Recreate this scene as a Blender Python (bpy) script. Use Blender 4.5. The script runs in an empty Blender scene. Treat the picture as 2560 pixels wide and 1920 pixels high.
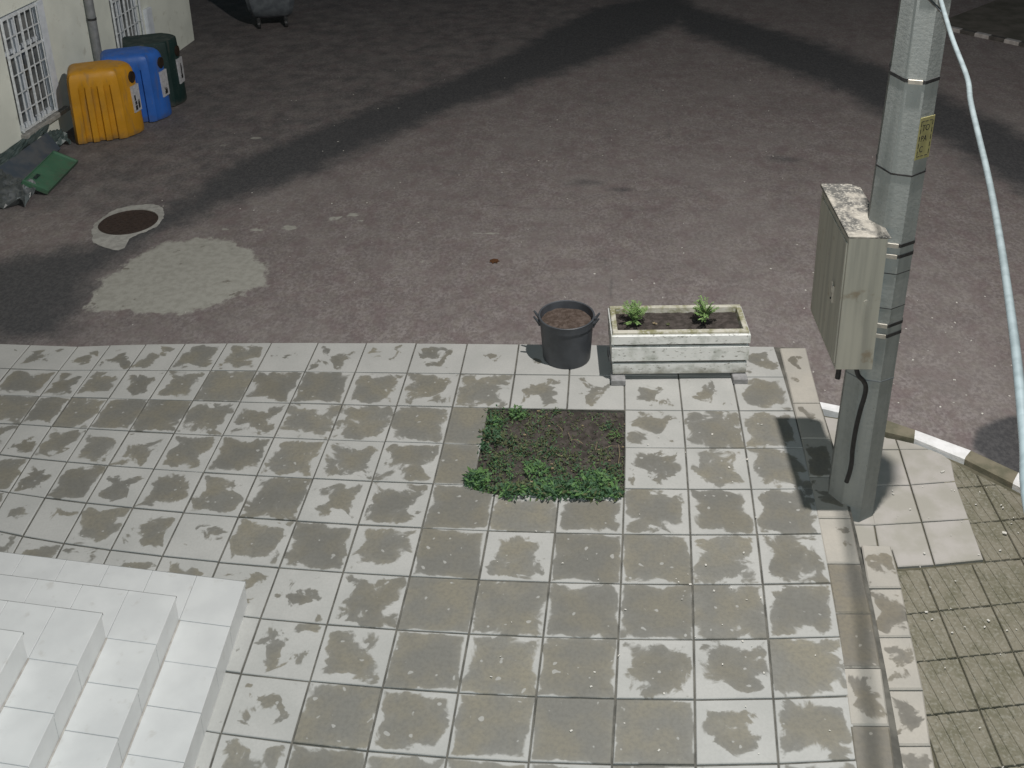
import bpy, bmesh, math, random
import numpy as np
from mathutils import Vector, Matrix

random.seed(7)
sc = bpy.context.scene
col = sc.collection
PI = math.pi

# ------------------------------------------------------------------ camera, sky, lamps, exposure
cam_d = bpy.data.cameras.new("camera")
cam_d.sensor_fit = 'HORIZONTAL'
cam_d.sensor_width = 36.0
cam_d.lens = 38.323
cam_d.shift_x = -0.01318
cam_d.shift_y = -0.2308
cam_d.clip_start = 0.05
cam_d.clip_end = 400.0
cam = bpy.data.objects.new("camera", cam_d)
cam.location = (1.96439, -7.35979, 4.80168)
cam.rotation_euler = (1.17771539, 0.0165653, 0.0862484)
col.objects.link(cam)
sc.camera = cam

world = bpy.data.worlds.new("World")
sc.world = world
world.use_nodes = True
wn = world.node_tree.nodes
bg = wn["Background"]
sky = wn.new("ShaderNodeTexSky")
sky.sky_type = 'NISHITA'
sky.sun_disc = False
sky.sun_elevation = math.radians(4.0)
sky.sun_rotation = math.radians(200.0)
world.node_tree.links.new(sky.outputs[0], bg.inputs[0])
bg.inputs[1].default_value = 0.037

LAMP = (3.50, -1.98, 7.60)
ld = bpy.data.lights.new("street_lamp_light", 'POINT')
ld.energy = 2600.0
ld.color = (1.0, 0.955, 0.90)
ld.shadow_soft_size = 0.06
lo = bpy.data.objects.new("street_lamp_light", ld)
lo.location = LAMP
col.objects.link(lo)

cd = bpy.data.lights.new("camera_floodlight", 'SPOT')        # the white lamp of the surveillance camera itself
cd.energy = 640.0
cd.color = (0.83, 0.97, 1.0)
cd.spot_size = math.radians(100)
cd.spot_blend = 0.6
cd.shadow_soft_size = 0.03
co = bpy.data.objects.new("camera_floodlight", cd)
co.location = (1.972, -7.362, 4.832)
co.rotation_euler = (math.radians(50), 0, math.radians(8))
col.objects.link(co)

sc.view_settings.view_transform = 'Standard'
sc.view_settings.look = 'None'
sc.view_settings.exposure = 0.0
sc.view_settings.gamma = 1.0
sc.view_settings.use_curve_mapping = False

# ------------------------------------------------------------------ helpers
def tag(o, label=None, cat=None, group=None, kind=None):
    if label: o['label'] = label
    if cat: o['category'] = cat
    if group: o['group'] = group
    if kind: o['kind'] = kind
    return o

def empty(name, loc=(0, 0, 0), rz=0.0):
    o = bpy.data.objects.new(name, None)
    o.location = loc
    o.rotation_euler = (0, 0, rz)
    o.empty_display_size = 0.2
    col.objects.link(o)
    return o

def mesh_obj(name, verts, faces, mat, parent=None, smooth=False):
    me = bpy.data.meshes.new(name)
    me.from_pydata([tuple(map(float, v)) for v in verts], [], faces)
    me.update()
    if smooth:
        me.polygons.foreach_set("use_smooth", [True] * len(me.polygons))
    o = bpy.data.objects.new(name, me)
    if mat is not None:
        for m in (mat if isinstance(mat, (list, tuple)) else [mat]):
            me.materials.append(m)
    col.objects.link(o)
    if parent is not None: o.parent = parent
    return o

class MB:
    """collects shapes for one mesh"""
    def __init__(self):
        self.v = []; self.f = []; self.m = []
    def add(self, v, f, mi=0):
        b = len(self.v)
        self.v += [tuple(x) for x in v]
        self.f += [tuple(i + b for i in q) for q in f]
        self.m += [mi] * len(f)
    def box(self, x0, x1, y0, y1, z0, z1, mi=0):
        v = [(x0, y0, z0), (x1, y0, z0), (x1, y1, z0), (x0, y1, z0), (x0, y0, z1), (x1, y0, z1), (x1, y1, z1), (x0, y1, z1)]
        self.add(v, [(0, 3, 2, 1), (4, 5, 6, 7), (0, 1, 5, 4), (1, 2, 6, 5), (2, 3, 7, 6), (3, 0, 4, 7)], mi)
    def rbox(self, x0, x1, y0, y1, z0, z1, b=0.01, mi=0):
        """box with a chamfer on its upper and upright edges"""
        poly = [(x0, y0), (x1, y0), (x1, y1), (x0, y1)]
        v, f = slab_geo(poly, z0, z1, b)
        self.add(v, f, mi)
    def tube(self, pts, r, n=10, caps=True, mi=0):
        pts = [Vector(p) for p in pts]
        rr = r if isinstance(r, (list, tuple)) else [r] * len(pts)
        v = []; f = []
        ref = None
        for i, p in enumerate(pts):
            t = (pts[min(i + 1, len(pts) - 1)] - pts[max(i - 1, 0)]).normalized()
            if ref is None:
                ref = t.orthogonal().normalized()
            a = (ref - t * ref.dot(t)).normalized(); ref = a
            b = t.cross(a)
            for k in range(n):
                w = 2 * PI * k / n
                v.append(p + (a * math.cos(w) + b * math.sin(w)) * rr[i])
        for i in range(len(pts) - 1):
            for k in range(n):
                f.append((i * n + k, i * n + (k + 1) % n, (i + 1) * n + (k + 1) % n, (i + 1) * n + k))
        if caps:
            f.append(tuple(range(n - 1, -1, -1)))
            f.append(tuple((len(pts) - 1) * n + k for k in range(n)))
        self.add(v, f, mi)
    def loft(self, rings, cap0=True, cap1=True, mi=0):
        n = len(rings[0]); v = []; f = []
        for r in rings: v += list(r)
        for i in range(len(rings) - 1):
            for k in range(n):
                f.append((i * n + k, i * n + (k + 1) % n, (i + 1) * n + (k + 1) % n, (i + 1) * n + k))
        if cap0: f.append(tuple(range(n - 1, -1, -1)))
        if cap1: f.append(tuple((len(rings) - 1) * n + k for k in range(n)))
        self.add(v, f, mi)
    def build(self, name, mat, parent=None, smooth=False):
        o = mesh_obj(name, self.v, self.f, mat, parent, smooth)
        if isinstance(mat, (list, tuple)):
            o.data.polygons.foreach_set("material_index", self.m)
        return o

def slab_geo(poly, z0, z1, b):
    """prism over a convex, anticlockwise polygon, chamfered at its upper edge"""
    n = len(poly)
    P = [Vector((p[0], p[1])) for p in poly]
    inner = []
    for i in range(n):
        a, c, d = P[i - 1], P[i], P[(i + 1) % n]
        e1 = (c - a).normalized(); e2 = (d - c).normalized()
        n1 = Vector((-e1.y, e1.x)); n2 = Vector((-e2.y, e2.x))
        m = (n1 + n2)
        k = m.dot(n1)
        inner.append(c + m * (b / max(k, 0.2)))
    zz = z1 if isinstance(z1, (list, tuple)) else [z1] * n
    v = [(p.x, p.y, z0) for p in P] + [(p.x, p.y, zz[i] - b) for i, p in enumerate(P)] + [(p.x, p.y, zz[i]) for i, p in enumerate(inner)]
    f = [tuple(range(2 * n, 3 * n)), tuple(range(n - 1, -1, -1))]
    for i in range(n):
        j = (i + 1) % n
        f.append((i, j, n + j, n + i)); f.append((n + i, n + j, 2 * n + j, 2 * n + i))
    return v, f

def smooth_by_angle(o, deg=35):
    o.data.polygons.foreach_set("use_smooth", [True] * len(o.data.polygons))
    me = o.data
    bm = bmesh.new(); bm.from_mesh(me)
    for e in bm.edges:
        if len(e.link_faces) == 2 and e.calc_face_angle(0) > math.radians(deg):
            e.smooth = False
    bm.to_mesh(me); bm.free()

# ------------------------------------------------------------------ materials
class NT:
    def __init__(self, name):
        self.mat = bpy.data.materials.new(name)
        self.mat.use_nodes = True
        self.t = self.mat.node_tree
        self.b = self.t.nodes["Principled BSDF"]
    def n(self, typ, **kw):
        x = self.t.nodes.new(typ)
        for k, v in kw.items(): setattr(x, k, v)
        return x
    def l(self, a, b): self.t.links.new(a, b)
    def setin(self, s, v):
        if hasattr(v, 'is_linked'): self.l(v, s)
        else: s.default_value = v
    def coord(self, out='Object'):
        return self.n("ShaderNodeTexCoord").outputs[out]
    def pos(self):
        return self.n("ShaderNodeNewGeometry").outputs['Position']
    def noise(self, vec, scale, detail=3.0, rough=0.55, dist=0.0, color=False):
        x = self.n("ShaderNodeTexNoise")
        self.l(vec, x.inputs['Vector'])
        x.inputs['Scale'].default_value = scale; x.inputs['Detail'].default_value = detail
        x.inputs['Roughness'].default_value = rough; x.inputs['Distortion'].default_value = dist
        return x.outputs['Color' if color else 'Fac']
    def math(self, op, a, b=None, c=None, clamp=False):
        x = self.n("ShaderNodeMath", operation=op); x.use_clamp = clamp
        self.setin(x.inputs[0], a)
        if b is not None: self.setin(x.inputs[1], b)
        if c is not None: self.setin(x.inputs[2], c)
        return x.outputs[0]
    def ramp(self, fac, lo, hi, a=0.0, b=1.0):
        x = self.n("ShaderNodeMapRange", interpolation_type='SMOOTHSTEP')
        self.setin(x.inputs[0], fac)
        x.inputs[1].default_value = lo; x.inputs[2].default_value = hi
        x.inputs[3].default_value = a; x.inputs[4].default_value = b
        return x.outputs[0]
    def mix(self, fac, a, b, mode='MIX'):
        x = self.n("ShaderNodeMix", data_type='RGBA', blend_type=mode)
        self.setin(x.inputs[0], fac)
        for s, v in ((x.inputs[6], a), (x.inputs[7], b)):
            if hasattr(v, 'is_linked'): self.l(v, s)
            else: s.default_value = (*v, 1.0)
        return x.outputs[2]
    def bump(self, h, strength=0.3, dist=0.01):
        x = self.n("ShaderNodeBump")
        x.inputs['Strength'].default_value = strength; x.inputs['Distance'].default_value = dist
        self.l(h, x.inputs['Height']); self.l(x.outputs[0], self.b.inputs['Normal'])
    def out(self, c, rough=0.8, spec=0.3, metal=0.0):
        if hasattr(c, 'is_linked'): self.l(c, self.b.inputs['Base Color'])
        else: self.b.inputs['Base Color'].default_value = (*c, 1)
        self.setin(self.b.inputs['Roughness'], rough)
        self.b.inputs['Specular IOR Level'].default_value = spec
        self.b.inputs['Metallic'].default_value = metal
        return self.mat

def simple(name, c, c2=None, rough=0.7, spec=0.3, metal=0.0, scale=12.0, bump=0.0, lo=0.35, hi=0.65, pos=True, detail=4.0):
    t = NT(name)
    v = t.pos() if pos else t.coord()
    nz = t.noise(v, scale, detail)
    colr = t.mix(t.ramp(nz, lo, hi), c, c2 or tuple(x * 0.8 for x in c))
    if bump: t.bump(t.noise(v, scale * 3, 3), bump, 0.01)
    return t.out(colr, rough, spec, metal)

def slab_material(name, dry_c, wet_c, tint):
    """paving slab drying after rain: damp in the middle, dry from its edges inwards; 'dry' is set on each slab"""
    t = NT(name)
    g = t.coord('Generated'); p = t.pos()
    s = t.n("ShaderNodeSeparateXYZ"); t.l(g, s.inputs[0])
    ex = t.math('MINIMUM', s.outputs[0], t.math('SUBTRACT', 1.0, s.outputs[0]))
    ey = t.math('MINIMUM', s.outputs[1], t.math('SUBTRACT', 1.0, s.outputs[1]))
    e = t.math('MULTIPLY', t.math('MINIMUM', ex, ey), 2.0)
    e = t.math('POWER', e, 0.5)
    a = t.n("ShaderNodeAttribute", attribute_type='OBJECT', attribute_name='dry')
    n1 = t.math('SUBTRACT', t.noise(p, 6.5, 4.0, 0.55, 0.5), 0.5)
    n2 = t.math('SUBTRACT', t.noise(p, 2.6, 1.0), 0.5)
    amp = t.math('MULTIPLY_ADD', a.outputs['Fac'], 3.2, 0.55)
    rim = t.n("ShaderNodeAttribute", attribute_type='OBJECT', attribute_name='rim').outputs['Fac']
    e = t.math('MULTIPLY_ADD', t.math('SUBTRACT', e, 0.72), rim, 0.72)
    fld = t.math('ADD', t.math('MULTIPLY', n1, amp), t.math('MULTIPLY', n2, 0.7))
    val = t.math('SUBTRACT', t.math('ADD', e, fld), t.math('MULTIPLY_ADD', a.outputs['Fac'], 1.30, 0.07))
    wet = t.math('MULTIPLY', t.ramp(val, -0.06, 0.07), t.ramp(val, -0.05, 0.40, 0.90, 1.0))
    # a few small pale spots inside the damp
    spots = t.ramp(t.noise(p, 17.0, 1.0), 0.70, 0.74)
    wet = t.math('SUBTRACT', wet, t.math('MULTIPLY', spots, 0.7), clamp=True)
    rnd = t.n("ShaderNodeObjectInfo").outputs['Random']
    lown = t.noise(p, 3.3, 3.0)
    dc = t.mix(t.ramp(lown, 0.3, 0.7), dry_c, tint)
    dc = t.mix(t.ramp(t.noise(p, 60.0, 3.0), 0.3, 0.75, 0.0, 0.25), dc, tuple(x * 0.72 for x in dry_c))
    w2 = (wet_c[0] * 1.20, wet_c[1] * 1.13, wet_c[2] * 0.98)
    wc = t.mix(t.ramp(t.noise(p, 4.1, 3.0), 0.35, 0.68), wet_c, w2)
    wc = t.mix(t.ramp(t.noise(p, 45.0, 4.0), 0.35, 0.75, 0.0, 0.45), wc, tuple(x * 0.68 for x in wet_c))
    wc = t.mix(t.math('MULTIPLY', rnd, 0.38), wc, tuple(x * 0.55 for x in wet_c))
    c = t.mix(wet, dc, wc)
    t.bump(t.noise(p, 90.0, 4.0), 0.25, 0.004)
    return t.out(c, t.math('MULTIPLY_ADD', wet, -0.28, 0.86), 0.3)

M = {}
M['slab'] = slab_material('damp_paving', (0.42, 0.42, 0.408), (0.190, 0.187, 0.171), (0.37, 0.373, 0.362))
M['edge'] = slab_material('damp_edging', (0.42, 0.395, 0.355), (0.19, 0.18, 0.16), (0.36, 0.345, 0.315))
M['mortar'] = simple('mortar', (0.085, 0.083, 0.075), (0.145, 0.14, 0.125), 0.95, 0.1, scale=9, bump=0.4)
M['pink'] = simple('pink_slab', (0.40, 0.38, 0.362), (0.335, 0.322, 0.290), 0.85, 0.2, scale=5, bump=0.2)
M['soil'] = simple('soil', (0.085, 0.073, 0.068), (0.048, 0.042, 0.038), 0.95, 0.1, scale=22, bump=1.0)
M['soil_pale'] = simple('pot_soil', (0.125, 0.098, 0.085), (0.075, 0.056, 0.046), 0.95, 0.1, scale=30, bump=1.0)
M['stair'] = None
M['concrete'] = simple('collar_concrete', (0.38, 0.375, 0.355), (0.28, 0.275, 0.26), 0.9, 0.15, scale=14, bump=0.4)
M['iron'] = simple('cast_iron', (0.045, 0.032, 0.028), (0.065, 0.045, 0.038), 0.7, 0.4, 0.4, scale=40, bump=0.5)
M['black_plastic'] = simple('black_plastic', (0.070, 0.077, 0.090), (0.055, 0.060, 0.070), 0.5, 0.4, scale=10)
M['rubber'] = simple('black_rubber', (0.018, 0.018, 0.020), (0.028, 0.028, 0.030), 0.5, 0.4, scale=30)
M['white_paint'] = simple('kerb_paint', (0.80, 0.80, 0.82), (0.70, 0.70, 0.71), 0.6, 0.3, scale=18, bump=0.15)
M['bare_kerb'] = simple('bare_kerb', (0.20, 0.18, 0.135), (0.13, 0.125, 0.09), 0.9, 0.2, scale=10, bump=0.3)
M['dull_white'] = simple('dull_white', (0.36, 0.35, 0.35), (0.28, 0.27, 0.27), 0.8, 0.2, scale=15)  # duller grey-white than the near kerb's paint
M['groove'] = simple('shaded_groove', (0.135, 0.145, 0.14), (0.085, 0.09, 0.085), 0.9, 0.1, scale=14)
M['side_mortar'] = simple('mossy_joint', (0.125, 0.115, 0.085), (0.085, 0.082, 0.058), 0.95, 0.1, scale=12, bump=0.4)
M['dull_kerb'] = simple('dull_kerb', (0.085, 0.082, 0.078), (0.06, 0.058, 0.056), 0.9, 0.1)
M['verge'] = simple('verge_ground', (0.13, 0.12, 0.108), (0.085, 0.082, 0.07), 0.95, 0.1, scale=3)
def grimy(name, c, rough):
    t = NT(name); p = t.pos(); o_ = t.coord('Object')
    k = t.mix(t.ramp(t.noise(p, 4.0, 4.0), 0.35, 0.65), c, tuple(x * .86 for x in c))
    m2 = t.n("ShaderNodeMapping"); t.l(o_, m2.inputs[0]); m2.inputs['Scale'].default_value = (18, 18, 2.5)
    k = t.mix(t.ramp(t.noise(m2.outputs[0], 1.0, 5.0), 0.52, 0.72, 0, 0.35), k, (0.12, 0.11, 0.095))
    sz = t.n("ShaderNodeSeparateXYZ"); t.l(o_, sz.inputs[0])
    low = t.ramp(t.math('ADD', sz.outputs[2], t.math('MULTIPLY', t.noise(p, 12.0, 4.0), .18)), .20, .06, 0, .7)
    k = t.mix(low, k, (0.075, 0.068, 0.06))
    sc_ = t.ramp(t.noise(p, 38.0, 5.0), .66, .72, 0, .5)
    k = t.mix(sc_, k, tuple(x * .5 + .12 for x in c))
    return t.out(k, t.ramp(t.noise(p, 9.0, 3.0), .3, .7, rough, rough + .2), 0.45)
M['yellow'] = grimy('yellow_plastic', (0.53, 0.255, 0.014), 0.38)
M['blue'] = grimy('blue_plastic', (0.026, 0.125, 0.47), 0.42)
M['dark_green'] = grimy('dark_green_plastic', (0.008, 0.028, 0.026), 0.45)
M['sticker'] = simple('sticker', (0.50, 0.50, 0.52), (0.38, 0.38, 0.40), 0.6, 0.3, scale=30)
M['ink'] = simple('ink', (0.02, 0.02, 0.022), (0.03, 0.03, 0.03), 0.6, 0.3)
M['hole'] = simple('dark_hole', (0.035, 0.022, 0.015), (0.02, 0.015, 0.012), 0.8, 0.2)
M['galv'] = simple('galvanised_steel', (0.17, 0.19, 0.21), (0.11, 0.125, 0.145), 0.5, 0.5, 0.3, scale=9)
M['green'] = grimy('green_plastic', (0.055, 0.150, 0.090), 0.55)
M['tarp'] = simple('grey_sheet', (0.095, 0.125, 0.125), (0.055, 0.080, 0.078), 0.4, 0.5, scale=7)
M['tarp2'] = simple('dark_sheet', (0.050, 0.058, 0.060), (0.13, 0.14, 0.15), 0.35, 0.5, scale=6, lo=.45, hi=.7)
M['board'] = simple('grey_board', (0.100, 0.108, 0.118), (0.058, 0.075, 0.098), 0.7, 0.3, scale=5)
M['frame'] = simple('window_frame', (0.70, 0.74, 0.80), (0.60, 0.64, 0.70), 0.5, 0.4, scale=10)
M['bar'] = simple('grille_paint', (0.72, 0.75, 0.78), (0.55, 0.58, 0.60), 0.55, 0.4, scale=25)
M['pipe'] = simple('downpipe_steel', (0.27, 0.28, 0.29), (0.21, 0.22, 0.23), 0.5, 0.5, 0.2, scale=14)
M['strap'] = simple('steel_strap', (0.035, 0.037, 0.040), (0.06, 0.06, 0.062), 0.5, 0.5, 0.4, scale=30)
M['buckle'] = simple('bright_buckle', (0.50, 0.47, 0.42), (0.40, 0.38, 0.34), 0.45, 0.5, 0.3, scale=40)
M['sign_yellow'] = simple('faded_yellow', (0.40, 0.37, 0.17), (0.34, 0.31, 0.15), 0.6, 0.3, scale=25)
M['white_cable'] = simple('white_sheath', (0.22, 0.262, 0.28), (0.17, 0.205, 0.22), 0.26, 1.0, scale=20)
M['brick_grey'] = simple('grey_block', (0.30, 0.30, 0.31), (0.22, 0.22, 0.225), 0.85, 0.2, scale=20, bump=0.3)
M['litter'] = simple('pale_litter', (0.62, 0.60, 0.56), (0.48, 0.47, 0.44), 0.8, 0.2)
M['leaf_dry'] = simple('dry_leaf', (0.10, 0.045, 0.02), (0.06, 0.03, 0.015), 0.8, 0.2)

def leaf(name, c):
    t = NT(name)
    rnd = t.noise(t.pos(), 25.0, 2.0)
    m = t.out(t.mix(t.ramp(rnd, 0.3, 0.7), c, tuple(x * 0.6 for x in c)), 0.6, 0.3)
    return m
M['leaf_a'] = leaf('leaf_bright', (0.105, 0.205, 0.068))
M['leaf_b'] = leaf('leaf_deep', (0.055, 0.118, 0.058))
M['leaf_c'] = leaf('leaf_olive', (0.105, 0.120, 0.056))
M['leaf_s'] = leaf('leaf_seedling', (0.20, 0.33, 0.11))
M['straw'] = leaf('straw', (0.30, 0.24, 0.15))

# pole concrete: faint cast seams and streaks
t = NT('pole_concrete'); p = t.coord('Object')
mp = t.n("ShaderNodeMapping"); t.l(p, mp.inputs[0]); mp.inputs['Scale'].default_value = (14, 14, 1.2)
st = t.noise(mp.outputs[0], 1.0, 4.0)
c = t.mix(t.ramp(st, 0.3, 0.7), (0.300, 0.318, 0.315), (0.238, 0.254, 0.252))
c = t.mix(t.ramp(t.noise(p, 30.0, 5.0), 0.4, 0.75, 0, 0.5), c, (0.31, 0.325, 0.315))
c = t.mix(t.ramp(t.noise(p, 85.0, 2.0), 0.68, 0.74, 0, 0.6), c, (0.12, 0.125, 0.12))
c = t.mix(t.ramp(t.noise(p, 3.5, 4.0), 0.52, 0.70, 0, 0.35), c, (0.17, 0.18, 0.165))
t.bump(t.noise(p, 50.0, 4.0), 0.25, 0.006)
M['pole'] = t.out(c, 0.85, 0.25)

# cabinet paint with rust streaks
t = NT('cabinet_paint'); p = t.coord('Object')
mp = t.n("ShaderNodeMapping"); t.l(p, mp.inputs[0]); mp.inputs['Scale'].default_value = (22, 22, 1.0)
st = t.noise(mp.outputs[0], 1.0, 4.0)
c = t.mix(t.ramp(st, 0.35, 0.7), (0.46, 0.445, 0.39), (0.355, 0.345, 0.308))
c = t.mix(t.ramp(t.noise(p, 8.0, 5.0), 0.60, 0.72, 0, 0.6), c, (0.25, 0.185, 0.115))
t.bump(st, 0.08, 0.01)
M['cabinet'] = t.out(c, 0.7, 0.3)
t = NT('cabinet_roof'); p = t.pos()
c = t.mix(t.ramp(t.noise(p, 26.0, 5.0, 0.7), 0.36, 0.54), (0.30, 0.285, 0.255), (0.085, 0.085, 0.082))
c = t.mix(t.ramp(t.noise(p, 5.0, 3.0), 0.46, 0.62, 0, 0.8), c, (0.34, 0.32, 0.285))
c = t.mix(t.ramp(t.noise(p, 70.0, 3.0), 0.55, 0.68, 0, 0.7), c, (0.40, 0.385, 0.35))
t.bump(t.noise(p, 80.0, 4.0), 0.4, 0.004)
M['cab_roof'] = t.out(c, 0.9, 0.2)

# whitewashed planter with moss and chipping
t = NT('whitewash'); p = t.pos()
c = t.mix(t.ramp(t.noise(p, 9.0, 5.0), 0.45, 0.70), (0.74, 0.755, 0.75), (0.50, 0.525, 0.50))
mp = t.n("ShaderNodeMapping"); t.l(p, mp.inputs[0]); mp.inputs['Scale'].default_value = (26, 26, 60)
c = t.mix(t.ramp(t.noise(mp.outputs[0], 1.0, 4.0), 0.58, 0.70, 0, 0.75), c, (0.17, 0.165, 0.14))
sz = t.n('ShaderNodeSeparateXYZ'); t.l(p, sz.inputs[0])
low = t.ramp(t.math('ADD', sz.outputs[2], t.math('MULTIPLY', t.noise(p, 11.0, 5.0), .22)), .24, .13, 0, .85)
c = t.mix(low, c, (0.20, 0.195, 0.155))
c = t.mix(t.ramp(t.noise(p, 3.2, 4.0), 0.56, 0.72, 0, 0.6), c, (0.25, 0.27, 0.19))
t.bump(t.noise(p, 60.0, 4.0), 0.35, 0.004)
M['whitewash'] = t.out(c, 0.8, 0.25)
t = NT('mossy_rim'); p = t.pos()
c = t.mix(t.ramp(t.noise(p, 7.0, 5.0), 0.40, 0.62), (0.50, 0.485, 0.425), (0.235, 0.23, 0.135))
c = t.mix(t.ramp(t.noise(p, 40.0, 4.0), 0.52, 0.66, 0, 0.6), c, (0.56, 0.55, 0.52))
t.bump(t.noise(p, 70.0, 4.0), 0.4, 0.004)
M['mossy'] = t.out(c, 0.85, 0.2)

# stair tile
t = NT('stair_tile'); p = t.pos()
c = t.mix(t.ramp(t.noise(p, 5.0, 4.0), 0.3, 0.7), (0.555, 0.565, 0.568), (0.50, 0.51, 0.515))
c = t.mix(t.ramp(t.noise(p, 13.0, 5.0), 0.60, 0.76, 0, 0.40), c, (0.36, 0.345, 0.32))
c = t.mix(t.ramp(t.noise(p, 48.0, 2.0), 0.78, 0.82, 0, 0.7), c, (0.16, 0.15, 0.14))
M['stair'] = t.out(c, 0.42, 0.4)
M['grout'] = simple('grout', (0.40, 0.385, 0.36), (0.30, 0.28, 0.26), 0.9, 0.1, scale=20)

# wall plaster with damp and dirt
t = NT('plaster'); p = t.pos()
c = t.mix(t.ramp(t.noise(p, 1.6, 5.0), 0.35, 0.65), (0.78, 0.80, 0.73), (0.68, 0.70, 0.64))
c = t.mix(t.ramp(t.noise(p, 7.0, 5.0), 0.58, 0.74, 0, 0.5), c, (0.45, 0.43, 0.36))
t.bump(t.noise(p, 45.0, 4.0), 0.35, 0.006)
M['shade_line'] = simple('tread_edge_shade', (0.27, 0.275, 0.275), (0.21, 0.212, 0.212), 0.6, 0.3)
M['plaster'] = t.out(c, 0.9, 0.15)
t = NT('pane_glass'); p = t.pos()
c = t.mix(t.ramp(t.noise(p, 3.0, 3.0), 0.35, 0.65), (0.10, 0.11, 0.115), (0.20, 0.205, 0.205))
M['glass'] = t.out(c, 0.12, 0.6)
M['brown'] = simple('brown_curtain', (0.16, 0.095, 0.035), (0.10, 0.05, 0.03), 0.9, 0.1, scale=12)

# asphalt: tone / pale darken and lighten it, laid down below on the road mesh
t = NT('asphalt'); p = t.pos()
at = t.n("ShaderNodeAttribute", attribute_type='GEOMETRY', attribute_name='tone')
ap = t.n("ShaderNodeAttribute", attribute_type='GEOMETRY', attribute_name='pale')
mp = t.n("ShaderNodeMapping"); t.l(p, mp.inputs[0]); mp.inputs['Scale'].default_value = (1, 0.75, 1)
agg = t.noise(mp.outputs[0], 38.0, 3.0, 0.6)
mot = t.noise(p, 3.2, 4.0, 0.6)
hue = t.noise(p, 11.0, 2.0)
c = t.mix(t.ramp(agg, 0.33, 0.68), (0.158, 0.138, 0.136), (0.262, 0.236, 0.233))
c = t.mix(t.ramp(hue, 0.38, 0.66, 0, 0.35), c, (0.205, 0.185, 0.160))
c = t.mix(t.ramp(mot, 0.34, 0.70, 0.0, 0.34), c, (0.112, 0.096, 0.096))
c = t.mix(t.ramp(t.noise(mp.outputs[0], 5.5, 4.0, .6), 0.44, 0.66, 0, 0.45), c, (0.150, 0.112, 0.116))
c = t.mix(t.ramp(t.noise(p, 1.1, 3.0), 0.45, 0.65, 0, 0.25), c, (0.235, 0.22, 0.21))
flk = t.noise(p, 120.0, 1.0)
c = t.mix(t.ramp(flk, 0.74, 0.80, 0, 0.45), c, (0.36, 0.34, 0.31))
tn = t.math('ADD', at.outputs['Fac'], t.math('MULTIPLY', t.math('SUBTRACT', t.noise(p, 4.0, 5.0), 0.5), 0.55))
damp = t.ramp(tn, 0.24, 0.76)  # darker asphalt from tone: the bands and D3's painted shadow
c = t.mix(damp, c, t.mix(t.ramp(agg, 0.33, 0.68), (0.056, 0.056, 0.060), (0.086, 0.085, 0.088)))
pn = t.math('ADD', ap.outputs['Fac'], t.math('MULTIPLY', t.math('SUBTRACT', t.noise(mp.outputs[0], 9.0, 6.0, 0.65), 0.5), 0.85))
pale = t.ramp(pn, 0.42, 0.58)
pc = t.mix(t.ramp(t.noise(p, 16.0, 5.0), 0.35, 0.7), (0.345, 0.34, 0.31), (0.285, 0.28, 0.252))
pc = t.mix(t.ramp(t.noise(p, 8.0, 3.0), 0.66, 0.74, 0, 0.7), pc, (0.12, 0.105, 0.09))
c = t.mix(pale, c, pc)
t.bump(t.noise(p, 75.0, 4.0), 0.6, 0.008)
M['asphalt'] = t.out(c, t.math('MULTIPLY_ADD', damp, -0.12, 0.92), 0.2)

# ribbed slabs, mossy
t = NT('ribbed_concrete'); p = t.pos()
c = t.mix(t.ramp(t.noise(p, 6.0, 5.0), 0.38, 0.66), (0.205, 0.190, 0.150), (0.145, 0.138, 0.100))
c = t.mix(t.ramp(t.noise(p, 55.0, 4.0), 0.45, 0.70, 0, 0.65), c, (0.27, 0.262, 0.225))
c = t.mix(t.ramp(t.noise(p, 30.0, 5.0), 0.60, 0.72, 0, 0.7), c, (0.088, 0.088, 0.066))
t.bump(t.noise(p, 60.0, 5.0), 0.6, 0.006)
M['ribbed'] = t.out(c, 0.92, 0.15)

ZR, ZS = -0.20, -0.12

# ------------------------------------------------------------------ road
def poly_sd(X, Y, poly):
    """signed distance to a polygon, positive inside"""
    P = np.array(poly, float); d2 = np.full(X.shape, 1e9); ins = np.zeros(X.shape, bool)
    for i in range(len(P)):
        a, b = P[i - 1], P[i]
        e = b - a; wx, wy = X - a[0], Y - a[1]
        h = np.clip((wx * e[0] + wy * e[1]) / (e @ e + 1e-12), 0, 1)
        d2 = np.minimum(d2, (wx - h * e[0]) ** 2 + (wy - h * e[1]) ** 2)
        c1 = (a[1] > Y) != (b[1] > Y)
        with np.errstate(divide='ignore', invalid='ignore'):
            xi = a[0] + (Y - a[1]) * e[0] / (e[1] if e[1] else 1e-12)
        ins ^= c1 & (X < xi)
    return np.where(ins, 1, -1) * np.sqrt(d2)

def edge(sd, w): return np.clip(sd / w * 0.5 + 0.5, 0, 1)

xs = np.concatenate([[-90, -50, -30, -18, -12, -9], np.arange(-7, 9.01, 0.055), [10, 13, 18, 30, 50, 90]])
ys = np.concatenate([[-60, -30, -16, -10, -7, -5, -3.4], np.arange(-2.4, 12.6, 0.055), [13.5, 15, 18, 24, 36, 60, 110]])
X, Y = np.meshgrid(xs, ys)
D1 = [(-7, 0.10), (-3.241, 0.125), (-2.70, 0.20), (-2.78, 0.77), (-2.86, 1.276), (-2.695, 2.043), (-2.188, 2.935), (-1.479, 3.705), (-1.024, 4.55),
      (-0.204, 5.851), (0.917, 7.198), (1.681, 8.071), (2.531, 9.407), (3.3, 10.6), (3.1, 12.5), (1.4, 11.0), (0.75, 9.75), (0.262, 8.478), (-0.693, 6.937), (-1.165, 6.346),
      (-2.239, 4.792), (-2.72, 3.771), (-2.95, 2.70), (-3.335, 1.95), (-4.021, 1.60), (-7, 1.2)]
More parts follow.
